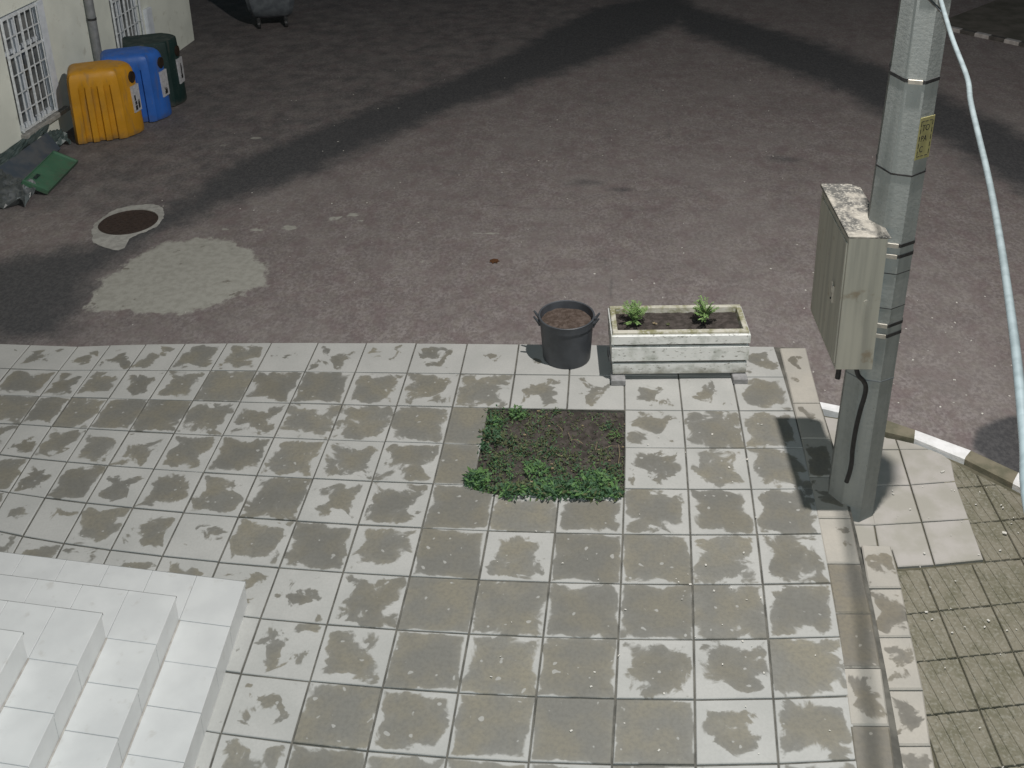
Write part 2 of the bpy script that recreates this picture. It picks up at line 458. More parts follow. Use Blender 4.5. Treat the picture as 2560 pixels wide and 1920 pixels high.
D2 = [(2.0, 12.5), (2.672, 10.266), (2.85, 9.538), (3.324, 8.966), (3.805, 8.257), (4.088, 7.76), (4.48, 7.297), (4.872, 6.716), (5.10, 6.05),
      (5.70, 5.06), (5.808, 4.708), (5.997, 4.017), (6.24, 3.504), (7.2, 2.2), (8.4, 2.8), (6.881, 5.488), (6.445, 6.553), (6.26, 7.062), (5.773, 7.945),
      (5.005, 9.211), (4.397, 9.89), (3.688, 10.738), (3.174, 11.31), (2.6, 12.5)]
D3 = [(4.498, -0.785), (4.517, -0.696), (4.583, -0.571), (4.635, -0.517), (4.761, -0.426), (4.866, -0.367), (5.15, -0.33), (5.6, -0.6), (5.4, -1.6), (4.784, -1.20)]  # curved cast shadow, painted into the asphalt tone
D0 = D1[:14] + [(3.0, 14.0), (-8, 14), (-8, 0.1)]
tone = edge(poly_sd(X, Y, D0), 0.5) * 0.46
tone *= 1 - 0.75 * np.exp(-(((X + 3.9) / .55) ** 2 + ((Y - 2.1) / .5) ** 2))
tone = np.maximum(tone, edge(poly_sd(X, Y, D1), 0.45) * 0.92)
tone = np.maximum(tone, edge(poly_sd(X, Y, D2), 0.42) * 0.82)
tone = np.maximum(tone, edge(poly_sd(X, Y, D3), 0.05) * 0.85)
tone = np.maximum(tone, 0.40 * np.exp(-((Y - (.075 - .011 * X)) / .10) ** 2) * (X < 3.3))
def blob(x, y, rx, ry, s): return s * np.exp(-(((X - x) / rx) ** 2 + ((Y - y) / ry) ** 2))
for b in [(1.581, 3.666, .35, .16, .55), (1.982, 3.503, .22, .10, .6), (3.841, 4.427, .35, .2, .55), (0.1, 3.9, .3, .15, .4), (1.719, 6.282, .5, .4, .35), (3.0, 5.3, .25, .2, .3),
          (-4.6, 6.4, 1.0, 1.6, .55), (-2.6, 9.3, 1.6, 1.2, .5), (1.3, 5.0, .5, .25, .28), (-0.6, .5, 1.6, .35, .22)]:
    tone = np.maximum(tone, blob(*b))
for line in ([(2.55, 4.1), (2.75, 3.6), (3.05, 3.1), (3.4, 2.7)], [(1.75, 2.0), (1.95, 1.7), (1.9, 1.3), (1.98, .9)], [(-.1, 3.2), (.9, 3.0), (1.9, 2.95), (2.4, 3.05)], [(2.3, 7.4), (2.6, 6.2), (2.55, 5.0)]):
    for (ax, ay), (bx, by) in zip(line[:-1], line[1:]):
        h_ = np.clip(((X - ax) * (bx - ax) + (Y - ay) * (by - ay)) / ((bx - ax) ** 2 + (by - ay) ** 2), 0, 1)
        dd = np.hypot(X - ax - h_ * (bx - ax), Y - ay - h_ * (by - ay))
        tone = np.maximum(tone, 0.42 * np.exp(-(dd / .045) ** 2))
CP = [(-2.757, 0.697), (-2.857, 1.19), (-2.719, 1.651), (-2.601, 1.98), (-2.291, 2.116), (-1.897, 2.087), (-1.607, 1.856), (-1.347, 1.543), (-1.309, 1.279),
      (-1.443, 1.017), (-1.736, 0.757), (-1.908, 0.672), (-2.451, 0.70)]
pale = edge(poly_sd(X, Y, CP), 0.20)
for b in [(-2.842, 4.56, .09, .05, .75), (-2.52, 4.80, .11, .06, .75), (-0.98, 2.64, .10, .07, .8), (-0.80, 2.74, .12, .05, .8), (-0.70, 2.60, .08, .05, .7), (-1.72, 2.353, .18, .06, .62), (-1.40, 2.40, .16, .07, .68),
          (0.067, 1.751, .16, .06, .6), (0.641, 2.376, .30, .05, .56), (0.75, 2.41, .12, .03, .62), (-2.66, 1.05, .3, .1, .3), (-0.053, 0.30, .5, .05, .52), (-1.3, 0.33, .3, .06, .5), (-2.1, 2.32, .3, .08, .5), (-1.18, 1.25, .12, .05, .6)]:
    pale = np.maximum(pale, blob(*b))
nx, ny = len(xs), len(ys)
vv = np.stack([X.ravel(), Y.ravel(), np.full(X.size, ZR)], -1)
ii = np.arange(nx * ny).reshape(ny, nx)
ff = np.stack([ii[:-1, :-1], ii[:-1, 1:], ii[1:, 1:], ii[1:, :-1]], -1).reshape(-1, 4)
me = bpy.data.meshes.new('road')
me.vertices.add(len(vv)); me.vertices.foreach_set('co', vv.astype(np.float32).ravel())
me.loops.add(ff.size); me.loops.foreach_set('vertex_index', ff.astype(np.int32).ravel())
me.polygons.add(len(ff)); me.polygons.foreach_set('loop_start', np.arange(0, ff.size, 4, dtype=np.int32))
me.update(calc_edges=True)
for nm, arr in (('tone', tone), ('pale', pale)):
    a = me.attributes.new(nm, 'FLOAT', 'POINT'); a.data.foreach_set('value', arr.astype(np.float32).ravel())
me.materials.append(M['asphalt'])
road = bpy.data.objects.new('road', me); col.objects.link(road)
tag(road, 'grey patched asphalt yard with dark bands and pale stains', kind='structure')

# ------------------------------------------------------------------ terrace of square slabs (its courses bow a little, as laid)
KX = [-0.042, -0.012, 0.0308, 0.3509, 0.0807, -0.0832, -0.2812, 0.1715, -0.3972, 0.1333]
KY = [0.018, 0.1709, -0.1155, -0.0421, -0.4803, -0.1919, 0.0151, 0.4136, 0.001, 0.3707]
def lat(c, r):
    cc = max(c, -7.0); a, b = cc / 8.0, min(r, 10.0) / 10.0
    m = [1, a, b, a * a, a * b, b * b, a ** 3, a * a * b, a * b * b, b ** 3]
    return Vector((0.4 * c + sum(k * q for k, q in zip(KX, m)), -0.4 * r + sum(k * q for k, q in zip(KY, m))))

terrace = empty('terrace')
tag(terrace, 'raised terrace of square concrete slabs drying after rain', kind='structure')
# mortar bed with the soil bed left open
mb = MB()
def quad_lat(c0, c1, r0, r1, z):
    n = max(1, int(round(c1 - c0))); m = max(1, int(round(r1 - r0)))
    for i in range(n):
        for j in range(m):
            ca, cb = c0 + (c1 - c0) * i / n, c0 + (c1 - c0) * (i + 1) / n
            ra, rb = r0 + (r1 - r0) * j / m, r0 + (r1 - r0) * (j + 1) / m
            q = [lat(ca, rb), lat(cb, rb), lat(cb, ra), lat(ca, ra)]
            mb.add([(w.x, w.y, z) for w in q], [(0, 1, 2, 3)])
BX0, BX1, BR0, BR1 = 2.64, 5.0, 2.0, 4.19
quad_lat(-10, 8.54, 0, BR0, -0.009); quad_lat(-10, BX0, BR0, BR1, -0.009); quad_lat(BX1, 8.54, BR0, BR1, -0.009); quad_lat(-10, 8.54, BR1, 13, -0.009)
# sides of the terrace against the road
edge_pts = [lat(c, 0) for c in np.arange(-10, 8.6, 0.5)]
for a, b in zip(edge_pts[:-1], edge_pts[1:]):
    mb.add([(a.x, a.y, -0.009), (b.x, b.y, -0.009), (b.x, b.y, -0.3), (a.x, a.y, -0.3)], [(0, 1, 2, 3)])
edge_pts = [lat(8.54, r) for r in np.arange(0, 13.1, 0.5)]
for a, b in zip(edge_pts[:-1], edge_pts[1:]):
    mb.add([(a.x, a.y, -0.009), (b.x, b.y, -0.009), (b.x, b.y, -0.3), (a.x, a.y, -0.3)], [(0, 1, 2, 3)])
mb.build('mortar_bed', M['mortar'], terrace)

DRY = {0: [.55, .6, .55, .45, .55, .35, .40, .75, .50, .75, .62, .95, .95, .8, .8, .5, .5],
       1: [.35, .3, .35, .38, .42, .35, .15, .25, .15, .25, .35, .36, .5, .62, .6, .62, .3],
       2: [.3, .2, .3, .22, .15, .25, .35, .45, .30, .30, .25, .0, .0, .35, .42, .3, .3],
       3: [.35, .3, .5, .4, .35, .42, .3, .25, .33, .42, .3, .0, .0, .35, .5, .35, .3],
       4: [.25, .2, .35, .45, .25, .5, .38, .4, .26, .45, .33, .1, .2, .25, .3, .2, .3],
       5: [.4, .4, .45, .5, .6, .35, .5, .62, .36, .25, .3, .10, .4, .1, .15, .3, .3],
       6: [.4, .5, .5, .45, .5, .45, .55, .6, .62, .55, .40, .02, .25, .15, .12, .28, .3],
       7: [.5] * 7 + [.5, .5, .5, .35, .12, .13, .1, .3, .32, .3],
       8: [.5] * 7 + [.45, .6, .6, .2, .25, .15, .04, .12, .5, .3],
       9: [.5] * 7 + [.4, .5, .4, .15, .22, .1, .1, .2, .3, .3],
       10: [.4] * 7 + [.4, .4, .35, .1, .2, .3, .1, .3, .3, .3],
       11: [.4] * 17}
J = 0.0046       # half a joint
rs = random.Random(3)
def make_slab(name, poly, z, dry, mat, parent, thick=0.05, bevel=0.0035, wob=0.0022):
    cx = sum(p[0] for p in poly) / len(poly); cy = sum(p[1] for p in poly) / len(poly)
    loc = [(p[0] - cx, p[1] - cy) for p in poly]
    dz = rs.uniform(-wob, wob); tx, ty = rs.uniform(-.006, .006), rs.uniform(-.006, .006)
    zz = [dz + q[0] * tx + q[1] * ty for q in loc]
    v, f = slab_geo(loc, -thick, zz, bevel)
    o = mesh_obj(name, v, f, mat, parent)
    o.location = (cx, cy, z)
    o['dry'] = float(dry); o['rim'] = rs.choice((.6, .75, .9, 1.0, 1.0, 1.1)) if dry > .14 else 1.0
    return o
def shrink(poly, j):
    n = len(poly); P = [Vector(q) for q in poly]; out = []
    for i in range(n):
        a, c, d = P[i - 1], P[i], P[(i + 1) % n]
        e1 = (c - a).normalized(); e2 = (d - c).normalized()
        n1 = Vector((-e1.y, e1.x)); n2 = Vector((-e2.y, e2.x)); m = n1 + n2
        out.append(c + m * (j / max(m.dot(n1), .2)))
    return out
for r in range(0, 12):
    for c in range(-9, 8):
        if r > 7 and c < -2: continue          # under the staircase
        c0, c1, r0, r1 = c, c + 1, r, r + 1
        if r in (2, 3) and c in (3, 4): continue
        if r in (2, 3) and c == 2: c1 = BX0
        if r == 4 and c in (3, 4): r0 = BR1
        poly = [lat(c0, r1), lat(c1, r1), lat(c1, r0), lat(c0, r0)]
        if r == 4 and c == 2:
            # its corner is cut away for the bed: two convex halves in one slab outline
            poly = [lat(2, 5), lat(3, 5), lat(3, BR1), lat(BX0, BR1 - .10), lat(BX0, 4), lat(2, 4)]
        jx = rs.uniform(-.0025, .0025)
        poly = shrink(poly, J + abs(jx) * .6)
        dry = DRY[r][max(0, min(16, c + 9))] + rs.uniform(-.03, .03)
        if c + 9 < 17: make_slab('paving_slab', poly, 0.0, max(0.0, dry), M['slab'], terrace)

# edging stones along the right side of the terrace
strip_l = [(3.252, 0.145), (3.256, -0.40), (3.256, -1.10), (3.246, -1.525), (3.240, -1.937), (3.231, -2.335), (3.213, -2.729), (3.178, -3.112), (3.155, -3.476), (3.12, -3.9), (3.09, -4.3)]
strip_r = [(3.466, 0.170), (3.456, -0.40), (3.466, -1.10), (3.456, -1.784), (3.443, -2.026), (3.432, -2.392), (3.417, -2.759), (3.382, -3.151), (3.341, -3.52), (3.30, -3.95), (3.27, -4.35)]
def along(line, y):
    for a, b in zip(line[:-1], line[1:]):
        if b[1] <= y <= a[1]:
            k = (a[1] - y) / (a[1] - b[1]); return Vector((a[0] + (b[0] - a[0]) * k, y))
    return Vector(line[0]) if y > line[0][1] else Vector(line[-1])
sj = [0.15, -0.182, -0.582, -0.998, -1.401, -1.792, -2.183, -2.565, -2.938, -3.297, -3.67, -4.05]
sd = [.75, .85, .7, .35, .6, .62, .05, .05, .5, .2, .3, .3]
for i in range(len(sj) - 1):
    y0, y1 = sj[i], sj[i + 1]
    poly = [along(strip_l, y1), along(strip_r, y1 + .012), along(strip_r, y0 + .012), along(strip_l, y0)]
    make_slab('edging_stone', shrink(poly, 0.004), 0.002, sd[i], M['edge'], terrace, thick=0.12, bevel=0.008)

# a lower step of edging stones beside it
step = empty('low_step'); tag(step, 'low step of narrow damp edging stones beside the terrace', kind='structure')
s2l = [(3.480, -1.93), (3.462, -2.14), (3.450, -2.33), (3.430, -2.70), (3.395, -3.05), (3.355, -3.40), (3.31, -3.9), (3.28, -4.3)]
s2r = [(3.668, -1.95), (3.664, -2.14), (3.655, -2.324), (3.627, -2.676), (3.606, -3.02), (3.562, -3.346), (3.535, -3.6), (3.50, -4.3)]
s2j = [-1.955, -2.31, -2.670, -3.022, -3.355, -3.70, -4.1]
for i in range(len(s2j) - 1):
    y0, y1 = s2j[i], s2j[i + 1]
    poly = [along(s2l, y1) + Vector((.006, 0)), along(s2r, y1 + .015), along(s2r, y0 + .015), along(s2l, y0) + Vector((.006, 0))]
    make_slab('edging_stone', shrink(poly, 0.004), -0.05, [.48, .42, .55, .5, .4, .4][i], M['edge'], step, thick=0.16, bevel=0.008)

# ------------------------------------------------------------------ sidewalk on the right, lower than the terrace
side = empty('sidewalk'); tag(side, 'lower sidewalk of pinkish slabs and mossy ribbed slabs', kind='structure')
mb = MB()
sw = [(3.44, -0.52), (3.64, -0.56), (3.78, -0.65), (3.92, -0.76), (4.09, -0.82), (4.38, -1.02), (4.63, -1.25), (5.3, -1.87), (6.4, -2.9), (6.4, -5.5), (3.2, -5.5)]
mb.add([(x, y, ZS - 0.022) for x, y in sw], [tuple(reversed(range(len(sw))))])
mb.build('mortar_bed', M['side_mortar'], side)
LX = [(3.50, 0), (3.655, -.70), (3.655, -1.30), (3.627, -1.692), (3.608, -1.884), (3.60, -2.05), (3.59, -2.2)]
AX = [(3.957, -.70), (3.957, -.93), (3.945, -1.29), (3.934, -1.645), (3.922, -2.03)]
RX = [(4.30, -.90), (4.255, -1.234), (4.242, -1.598), (4.229, -1.96)]
def pk(poly, name='paving_slab', mat='pink', z=ZS, b=.005):
    return make_slab(name, shrink(poly, .0045), z, .5, M[mat], side, bevel=b)
V2 = Vector
pk([V2((3.655, -1.315)), V2((3.945, -1.290)), V2((3.957, -.915)), V2((3.655, -.935))])
pk([V2((3.655, -.935)), V2((3.957, -.915)), V2((3.957, -.800)), V2((3.90, -.790)), V2((3.800, -.690)), V2((3.655, -.60))])
pk([V2((3.957, -.915)), V2((4.17, -.90)), V2((4.09, -.845)), V2((3.957, -.800))])
pk([V2((3.945, -1.290)), V2((4.255, -1.234)), V2((4.285, -1.02)), V2((4.245, -.955)), V2((4.17, -.90)), V2((3.957, -.915))])
pk([V2((3.627, -1.692)), V2((3.934, -1.645)), V2((3.945, -1.290)), V2((3.640, -1.315))])
pk([V2((3.934, -1.645)), V2((4.242, -1.598)), V2((4.255, -1.234)), V2((3.945, -1.290))])
pk([V2((3.690, -2.054)), V2((3.920, -2.018)), V2((3.934, -1.645)), V2((3.627, -1.692)), V2((3.610, -1.90)), V2((3.688, -1.91))])
pk([V2((3.920, -2.018)), V2((4.229, -1.957)), V2((4.242, -1.598)), V2((3.934, -1.645))])
pk([V2((3.480, -1.905)), V2((3.610, -1.885)), V2((3.627, -1.692)), V2((3.485, -1.70))])
pk([V2((3.470, -.935)), V2((3.655, -.935)), V2((3.655, -.60)), V2((3.475, -.56))])
pk([V2((3.470, -1.315)), V2((3.655, -1.315)), V2((3.655, -.935)), V2((3.470, -.935))])
pk([V2((3.478, -1.70)), V2((3.640, -1.692)), V2((3.655, -1.315)), V2((3.474, -1.315))])

# ribbed slabs, laid a little askew
ang = math.radians(11.3)
ux, uy = V2((math.cos(ang), math.sin(ang))), V2((-math.sin(ang) * .35, math.cos(ang)))
uy = V2((-0.055, 0.998))
O = V2((3.870, -2.713))
W_, H_ = 0.318, 0.332
def inside_sw(p):
    # right of the step, below the kerb
    if p.x < along(s2r, min(p.y, -1.95)).x + 0.02 and p.y < -1.9: return False
    return True
kerb_in = [(3.489, -.505), (3.641, -.544), (3.77, -.647), (3.896, -.786), (4.073, -.801), (4.113, -.883), (4.364, -1.03), (4.613, -1.264), (4.735, -1.387), (5.4, -2.0), (6.4, -2.95)]
def clip(poly, inside, inter):
    out = []
    for i in range(len(poly)):
        a, b = poly[i - 1], poly[i]
        ia, ib = inside(a), inside(b)
        if ib:
            if not ia: out.append(inter(a, b))
            out.append(b)
        elif ia: out.append(inter(a, b))
    return out
def half(poly, p, n):
    f = lambda q: (q - p).dot(n)
    return clip(poly, lambda q: f(q) >= 0, lambda a, b: a + (b - a) * (f(a) / (f(a) - f(b))))
for i in range(-1, 6):
    for j in range(-6, 5):
        o0 = O + ux * (W_ * i) + uy * (H_ * j)
        poly = [o0, o0 + ux * W_, o0 + ux * W_ + uy * H_, o0 + uy * H_]
        # keep out of the step, the pink slabs and the kerb
        poly = half(poly, V2((3.668, -2.05)), V2((.985, .10)).normalized() if False else V2((1.0, -.085)).normalized())
        if len(poly) >= 3 and o0.y > -2.45:
            poly2 = half(poly, V2((4.232, -1.96)), V2((1.0, .085)).normalized())
            if o0.y + uy.y * H_ > -1.96:
                lowp = half(poly, V2((3.69, -2.060)), -V2((-.18, .983)).normalized())
                a1 = lambda P: abs(sum(P[k - 1].x * P[k].y - P[k].x * P[k - 1].y for k in range(len(P)))) / 2 if len(P) > 2 else 0
                poly = poly2 if a1(poly2) > a1(lowp) else lowp
        if len(poly) >= 3:
            poly = half(poly, V2((4.364, -1.09)), V2((-.70, -.75)).normalized())
        if len(poly) < 3: continue
        ar = abs(sum(poly[k - 1].x * poly[k].y - poly[k].x * poly[k - 1].y for k in range(len(poly)))) / 2
        if ar < 0.006: continue
        poly = shrink(poly, .004)
        cxy = sum(poly, V2((0, 0))) / len(poly)
        # base plate and raised ribs between sunk lines
        g = MB()
        loc = [q - cxy for q in poly]
        v, f = slab_geo(loc, -.05, -.006, .002); g.add(v, f)
        nr = 5
        for k in range(nr):
            ga = (W_ / nr) * k + .006; gb = (W_ / nr) * (k + 1) - .004
            rib = half(half(loc, (o0 - cxy) + ux * ga, ux), (o0 - cxy) + ux * gb, -ux)
            if len(rib) >= 3:
                rib2 = shrink(rib, .001)
                try:
                    v, f = slab_geo(rib2, -.007, rs.uniform(-.001, .0015), .0025); g.add(v, f)
                except Exception: pass
        ob = g.build('ribbed_slab', M['ribbed'], side)
        ob.location = (cxy.x, cxy.y, ZS - .004 + rs.uniform(-.002, .002))

# kerb between sidewalk and road, painted white in stretches
kerb = empty('kerb'); tag(kerb, 'low curved kerb with fresh white painted stretches around the pole corner', kind='structure')
ko = [(3.470, -.425), (3.657, -.470), (3.789, -.540), (3.94, -.628), (4.105, -.725), (4.436, -.935), (4.685, -1.150), (4.84, -1.30), (5.5, -1.93), (6.5, -2.9)]
ki = [(3.470, -.500), (3.641, -.548), (3.760, -.640), (3.885, -.755), (4.078, -.822), (4.366, -1.028), (4.613, -1.262), (4.745, -1.400), (5.40, -2.02), (6.4, -2.98)]
kl = [('white', 0, 1), ('bare', 1, 4), ('white', 4, 5), ('bare', 5, 6), ('white', 6, 7), ('bare', 7, 8), ('bare', 8, 9)]
for kind, a, b in kl:
    v = []; n = b - a + 1
    outer = [V2(ko[k]) for k in range(a, b + 1)]; inner = [V2(ki[k]) for k in range(a, b + 1)]
    if kind == 'white' and a == 0: outer[-1] = V2((3.70, -.492)); inner[-1] = V2((3.68, -.575))
    poly = inner + outer[::-1]
    # one kerb stone: top, both sides
    mbk = MB(); zt = ZS + .035
    N = len(inner)
    vv_ = []
    for s_, (pi_, po_) in enumerate(zip(inner, outer)):
        d_ = (po_ - pi_).normalized()
        q1 = pi_ + d_ * .012; q2 = po_ - d_ * .012
        vv_ += [(pi_.x, pi_.y, ZR - .05), (pi_.x, pi_.y, zt - .012), (q1.x, q1.y, zt), (q2.x, q2.y, zt), (po_.x, po_.y, zt - .014), (po_.x, po_.y, ZR - .05)]
    fk = []
    for s_ in range(N - 1):
        for k in range(5):
            fk.append((s_ * 6 + k, s_ * 6 + k + 1, (s_ + 1) * 6 + k + 1, (s_ + 1) * 6 + k))
    fk.append(tuple(range(6))); fk.append(tuple((N - 1) * 6 + k for k in reversed(range(6))))
    mbk.add(vv_, fk)
    o = mbk.build('kerb_stone', M['white_paint'] if kind == 'white' else M['bare_kerb'], kerb)
    bm = bmesh.new(); bm.from_mesh(o.data); bmesh.ops.recalc_face_normals(bm, faces=bm.faces); bm.to_mesh(o.data); bm.free()
    if kind == 'white': o['label'] = 'kerb stretch freshly painted white'

# far kerb, every other stone painted
fk_ = empty('far_kerb'); tag(fk_, 'distant kerb across the yard with alternating white stones', kind='structure')
a0, b0 = V2((6.90, 9.95)), V2((8.6, 8.36))
dv = (b0 - a0).normalized(); nv = V2((-dv.y, dv.x)); ln = (b0 - a0).length
stn = 0.235; k = 0; pos = 0.0
while pos < 3.6:
    p0, p1 = a0 + dv * (pos + .004), a0 + dv * (pos + stn - .004)
    v, f = slab_geo([p0 - nv * .0, p1 - nv * .0, p1 + nv * .10, p0 + nv * .10], ZR - .02, ZR + .06, .01)
    o = mesh_obj('kerb_stone', v, f, M['dull_white'] if k % 2 == 1 else M['dull_kerb'], fk_)
    if k % 2 == 1: o['label'] = 'white painted kerb stone'
    pos += stn; k += 1
v = [(*(a0 - dv * .0 + nv * .10), ZR + .045), (*(b0 + dv * 2 + nv * .10), ZR + .045), (*(b0 + dv * 2 + nv * 7), ZR + .045), (*(a0 - dv * .0 + nv * 7), ZR + .045)]
o = mesh_obj('verge', v, [(0, 1, 2, 3)], M['verge']); tag(o, 'dark verge behind the distant white and bare kerb', kind='structure')

# ------------------------------------------------------------------ staircase of white tiles
OX, OY = -0.120, -2.735
EX, EY = V2((.9965, -.084)), V2((-.070, .9975))       # the corner is a little wider than square
stair = empty('staircase', (OX, OY, 0))
tag(stair, 'white tiled corner staircase with four steps rising from the terrace', 'stairs')
TR_Y, RI, TL = 0.320, 0.165, 0.272
STEP_X = [0.0, 0.292, 0.566, 0.822, 1.09]
XL, YL = -2.9, -2.6
def sk(x, y): return EX * x + EY * y
core = MB()
for i in range(4):
    cx, cy = -STEP_X[i], -TR_Y * i; TR_X = STEP_X[i + 1] - STEP_X[i]
    q = [sk(XL, YL), sk(cx - .022, YL), sk(cx - .022, cy - .022), sk(XL, cy - .022)]
    core.add(*slab_geo(q, RI * i - (.02 if i == 0 else 0.0), RI * (i + 1) - .024, .001))
core.build('core', M['grout'], stair)
def stile(name, x0, x1, y0, y1, z0, z1, b, mat='stair'):
    o = mesh_obj(name, *slab_geo([sk(x0, y0), sk(x1, y0), sk(x1, y1), sk(x0, y1)], z0, z1, b), M[mat], stair)
    return o
def tile(x0, x1, y0, y1, z1):
    g_ = .0012
    stile('tread_tile', x0 + g_, x1 - g_, y0 + g_, y1 - g_, z1 - .022, z1 + rs.uniform(-.0006, .0006), .002)
for i in range(4):
    cx, cy = -STEP_X[i], -TR_Y * i; TR_X = STEP_X[i + 1] - STEP_X[i]
    zt = RI * (i + 1); zb = RI * i
    tile(cx - TR_X, cx + .006, cy - TR_Y, cy + .006, zt)
    y = cy - TR_Y
    while y > -2.0:
        tile(cx - TR_X, cx + .006, y - TL, y, zt); y -= TL
    x = cx - TR_X
    while x > -2.5:
        tile(x - TL, x, cy - TR_Y, cy + .006, zt); x -= TL
    if i == 3:
        y = cy - TR_Y
        while y > -2.2:
            x = cx - TR_X
            while x > -2.5:
                tile(x - TL, x, y - TL, y, zt); x -= TL
            y -= TL
    x_ = cx + .006
    stile('edge_shade', -2.6, x_, cy + .0062, cy + .0105, zt - .016, zt - .003, .001, 'shade_line')  # dark strip paints the shaded line of each far tread edge
    if i: stile('grime_line', cx + .001, cx + .009, -2.0, cy - .002, zb + .0012, zb + .0045, .001, 'grout')
    segs = [(cy, cy - TR_Y)]; y = cy - TR_Y
    while y > -2.0: segs.append((y, y - TL)); y -= TL
    for a, b in segs:
        stile('riser_tile', cx - .020, cx, b + .0014, a - .0014, zb + .001, zt - .023, .001)
    x = cx; first = True
    while x > -2.5:
        w = TR_X if first else TL
        stile('riser_tile', x - w + .0014, x - .0014 - (.021 if first else 0), cy - .020, cy, zb + .001, zt - .023, .001)
        x -= w; first = False

# ------------------------------------------------------------------ planting bed and weeds
bed = empty('planting_bed'); tag(bed, 'square opening of dark soil among the slabs', kind='structure')
bc = [lat(BX0, BR1), lat(BX1, BR1), lat(BX1, BR0), lat(BX0, BR0)]
N = 26; v = []; f = []
for i in range(N + 1):
    for j in range(N + 1):
        a, b = i / N, j / N
        q = (bc[0] * (1 - a) + bc[1] * a) * (1 - b) + (bc[3] * (1 - a) + bc[2] * a) * b
        rimd = min(a, 1 - a, b, 1 - b)
        v.append((q.x, q.y, -.030 + rs.uniform(-.006, .010) + (.012 if rimd > .1 else 0)))
for i in range(N):
    for j in range(N):
        f.append((i * (N + 1) + j, (i + 1) * (N + 1) + j, (i + 1) * (N + 1) + j + 1, i * (N + 1) + j + 1))
mesh_obj('soil', v, f, M['soil'], bed)
mb = MB()
for a, b in zip(bc, bc[1:] + bc[:1]):
    mb.add([(a.x, a.y, -.009), (b.x, b.y, -.009), (b.x, b.y, -.08), (a.x, a.y, -.08)], [(0, 1, 2, 3)])
mb.build('bed_edge', M['mortar'], bed)

def add_leaf(mb, base, direction, length, width, droop, mi, roll=0.0):
    d = Vector(direction).normalized()
    up = Vector((0, 0, 1))
    sdv = d.cross(up)
    if sdv.length < 1e-3: sdv = Vector((1, 0, 0))
    sdv.normalize()
    nrm = sdv.cross(d)
    sdv = (sdv * math.cos(roll) + nrm * math.sin(roll))
    b = Vector(base)
    m = b + d * (length * .5) + Vector((0, 0, -droop * .25 * length))
    tip = b + d * length + Vector((0, 0, -droop * length))
    v = [b, m + sdv * width * .5, tip, m - sdv * width * .5]
    mb.add(v, [(0, 1, 2), (0, 2, 3)], mi)

wd = MB(); rw = random.Random(11)
def clump(x, y, r, n, h, lmin, lmax, mats, wid=.35, z0=-.02):
    for _ in range(n):
        a = rw.uniform(0, 2 * PI); q = r * math.sqrt(rw.random())
        bx, by = x + q * math.cos(a), y + q * math.sin(a)
        z = z0 + h * rw.random() * (1 - .6 * q / max(r, 1e-3))
        az = rw.uniform(0, 2 * PI); el = rw.uniform(-.15, 1.0)
        L = rw.uniform(lmin, lmax)
        add_leaf(wd, (bx, by, max(z, z0)), (math.cos(az) * math.cos(el), math.sin(az) * math.cos(el), math.sin(el)), L, L * rw.uniform(wid * .6, wid * 1.4), rw.uniform(.0, .5), rw.choice(mats), rw.uniform(-.6, .6))
def bp(a, b):
    q = (bc[0] * (1 - a) + bc[1] * a) * (1 - b) + (bc[3] * (1 - a) + bc[2] * a) * b
    return q.x, q.y
# a: 0 left .. 1 right, b: 0 near .. 1 far
for a, b, r, n, h, l0, l1, ms in [
    (.22, .92, .055, 110, .09, .02, .05, [0, 0, 1]), (.08, .80, .07, 90, .07, .02, .05, [1, 1, 0]), (.06, .66, .08, 130, .07, .02, .05, [1, 1, 2]), (.16, .60, .08, 110, .06, .02, .05, [1, 2]),
    (.02, .52, .05, 60, .05, .02, .045, [1]), (.03, .14, .075, 170, .10, .025, .065, [0, 0, 1]), (-.02, .10, .05, 60, .06, .03, .06, [1, 0]), (.42, .24, .085, 170, .08, .02, .05, [0, 1, 0]), (.38, .32, .06, 70, .05, .02, .045, [0, 1]),
    (.20, .08, .10, 90, .04, .02, .045, [1, 2]), (.34, .05, .09, 120, .05, .02, .05, [1, 1, 2]), (.50, .06, .10, 170, .08, .025, .055, [1, 1, 0]), (.62, .05, .10, 190, .09, .025, .055, [1, 0, 1]), (.74, .08, .11, 200, .09, .025, .055, [1, 0, 1]),
    (.86, .12, .10, 170, .09, .025, .05, [0, 1, 0]), (.80, .22, .08, 90, .06, .02, .045, [0, 1]), (.93, .30, .06, 70, .05, .02, .04, [1, 2]), (.93, .68, .05, 60, .05, .02, .04, [2, 0]), (.88, .80, .05, 45, .04, .02, .04, [2, 1]),
    (.45, .55, .09, 80, .03, .015, .035, [1, 2]), (.30, .50, .10, 60, .03, .015, .035, [1, 2]), (.55, .40, .10, 55, .03, .015, .035, [2, 1]), (.64, .30, .10, 60, .03, .015, .03, [2, 1]), (.70, .55, .12, 50, .02, .012, .03, [2, 1]),
    (.14, .30, .08, 70, .03, .015, .035, [1, 2]), (.60, .78, .12, 40, .02, .012, .03, [2]), (.40, .88, .10, 30, .02, .012, .03, [2, 1]), (.20, .42, .09, 60, .03, .015, .035, [1, 2]), (.97, .06, .03, 20, .03, .015, .03, [1])]:
    x, y = bp(a, b)
    clump(x, y, r, int(n * 1.25), h, l0, l1, ms)
for _ in range(1300):
    a = rw.random(); b = rw.random()
    if a > .45 and b > .45 and rw.random() < .6: continue
    x, y = bp(a, b); clump(x, y, .022, 3, .014, .010, .028, [1, 2, 2, 0])
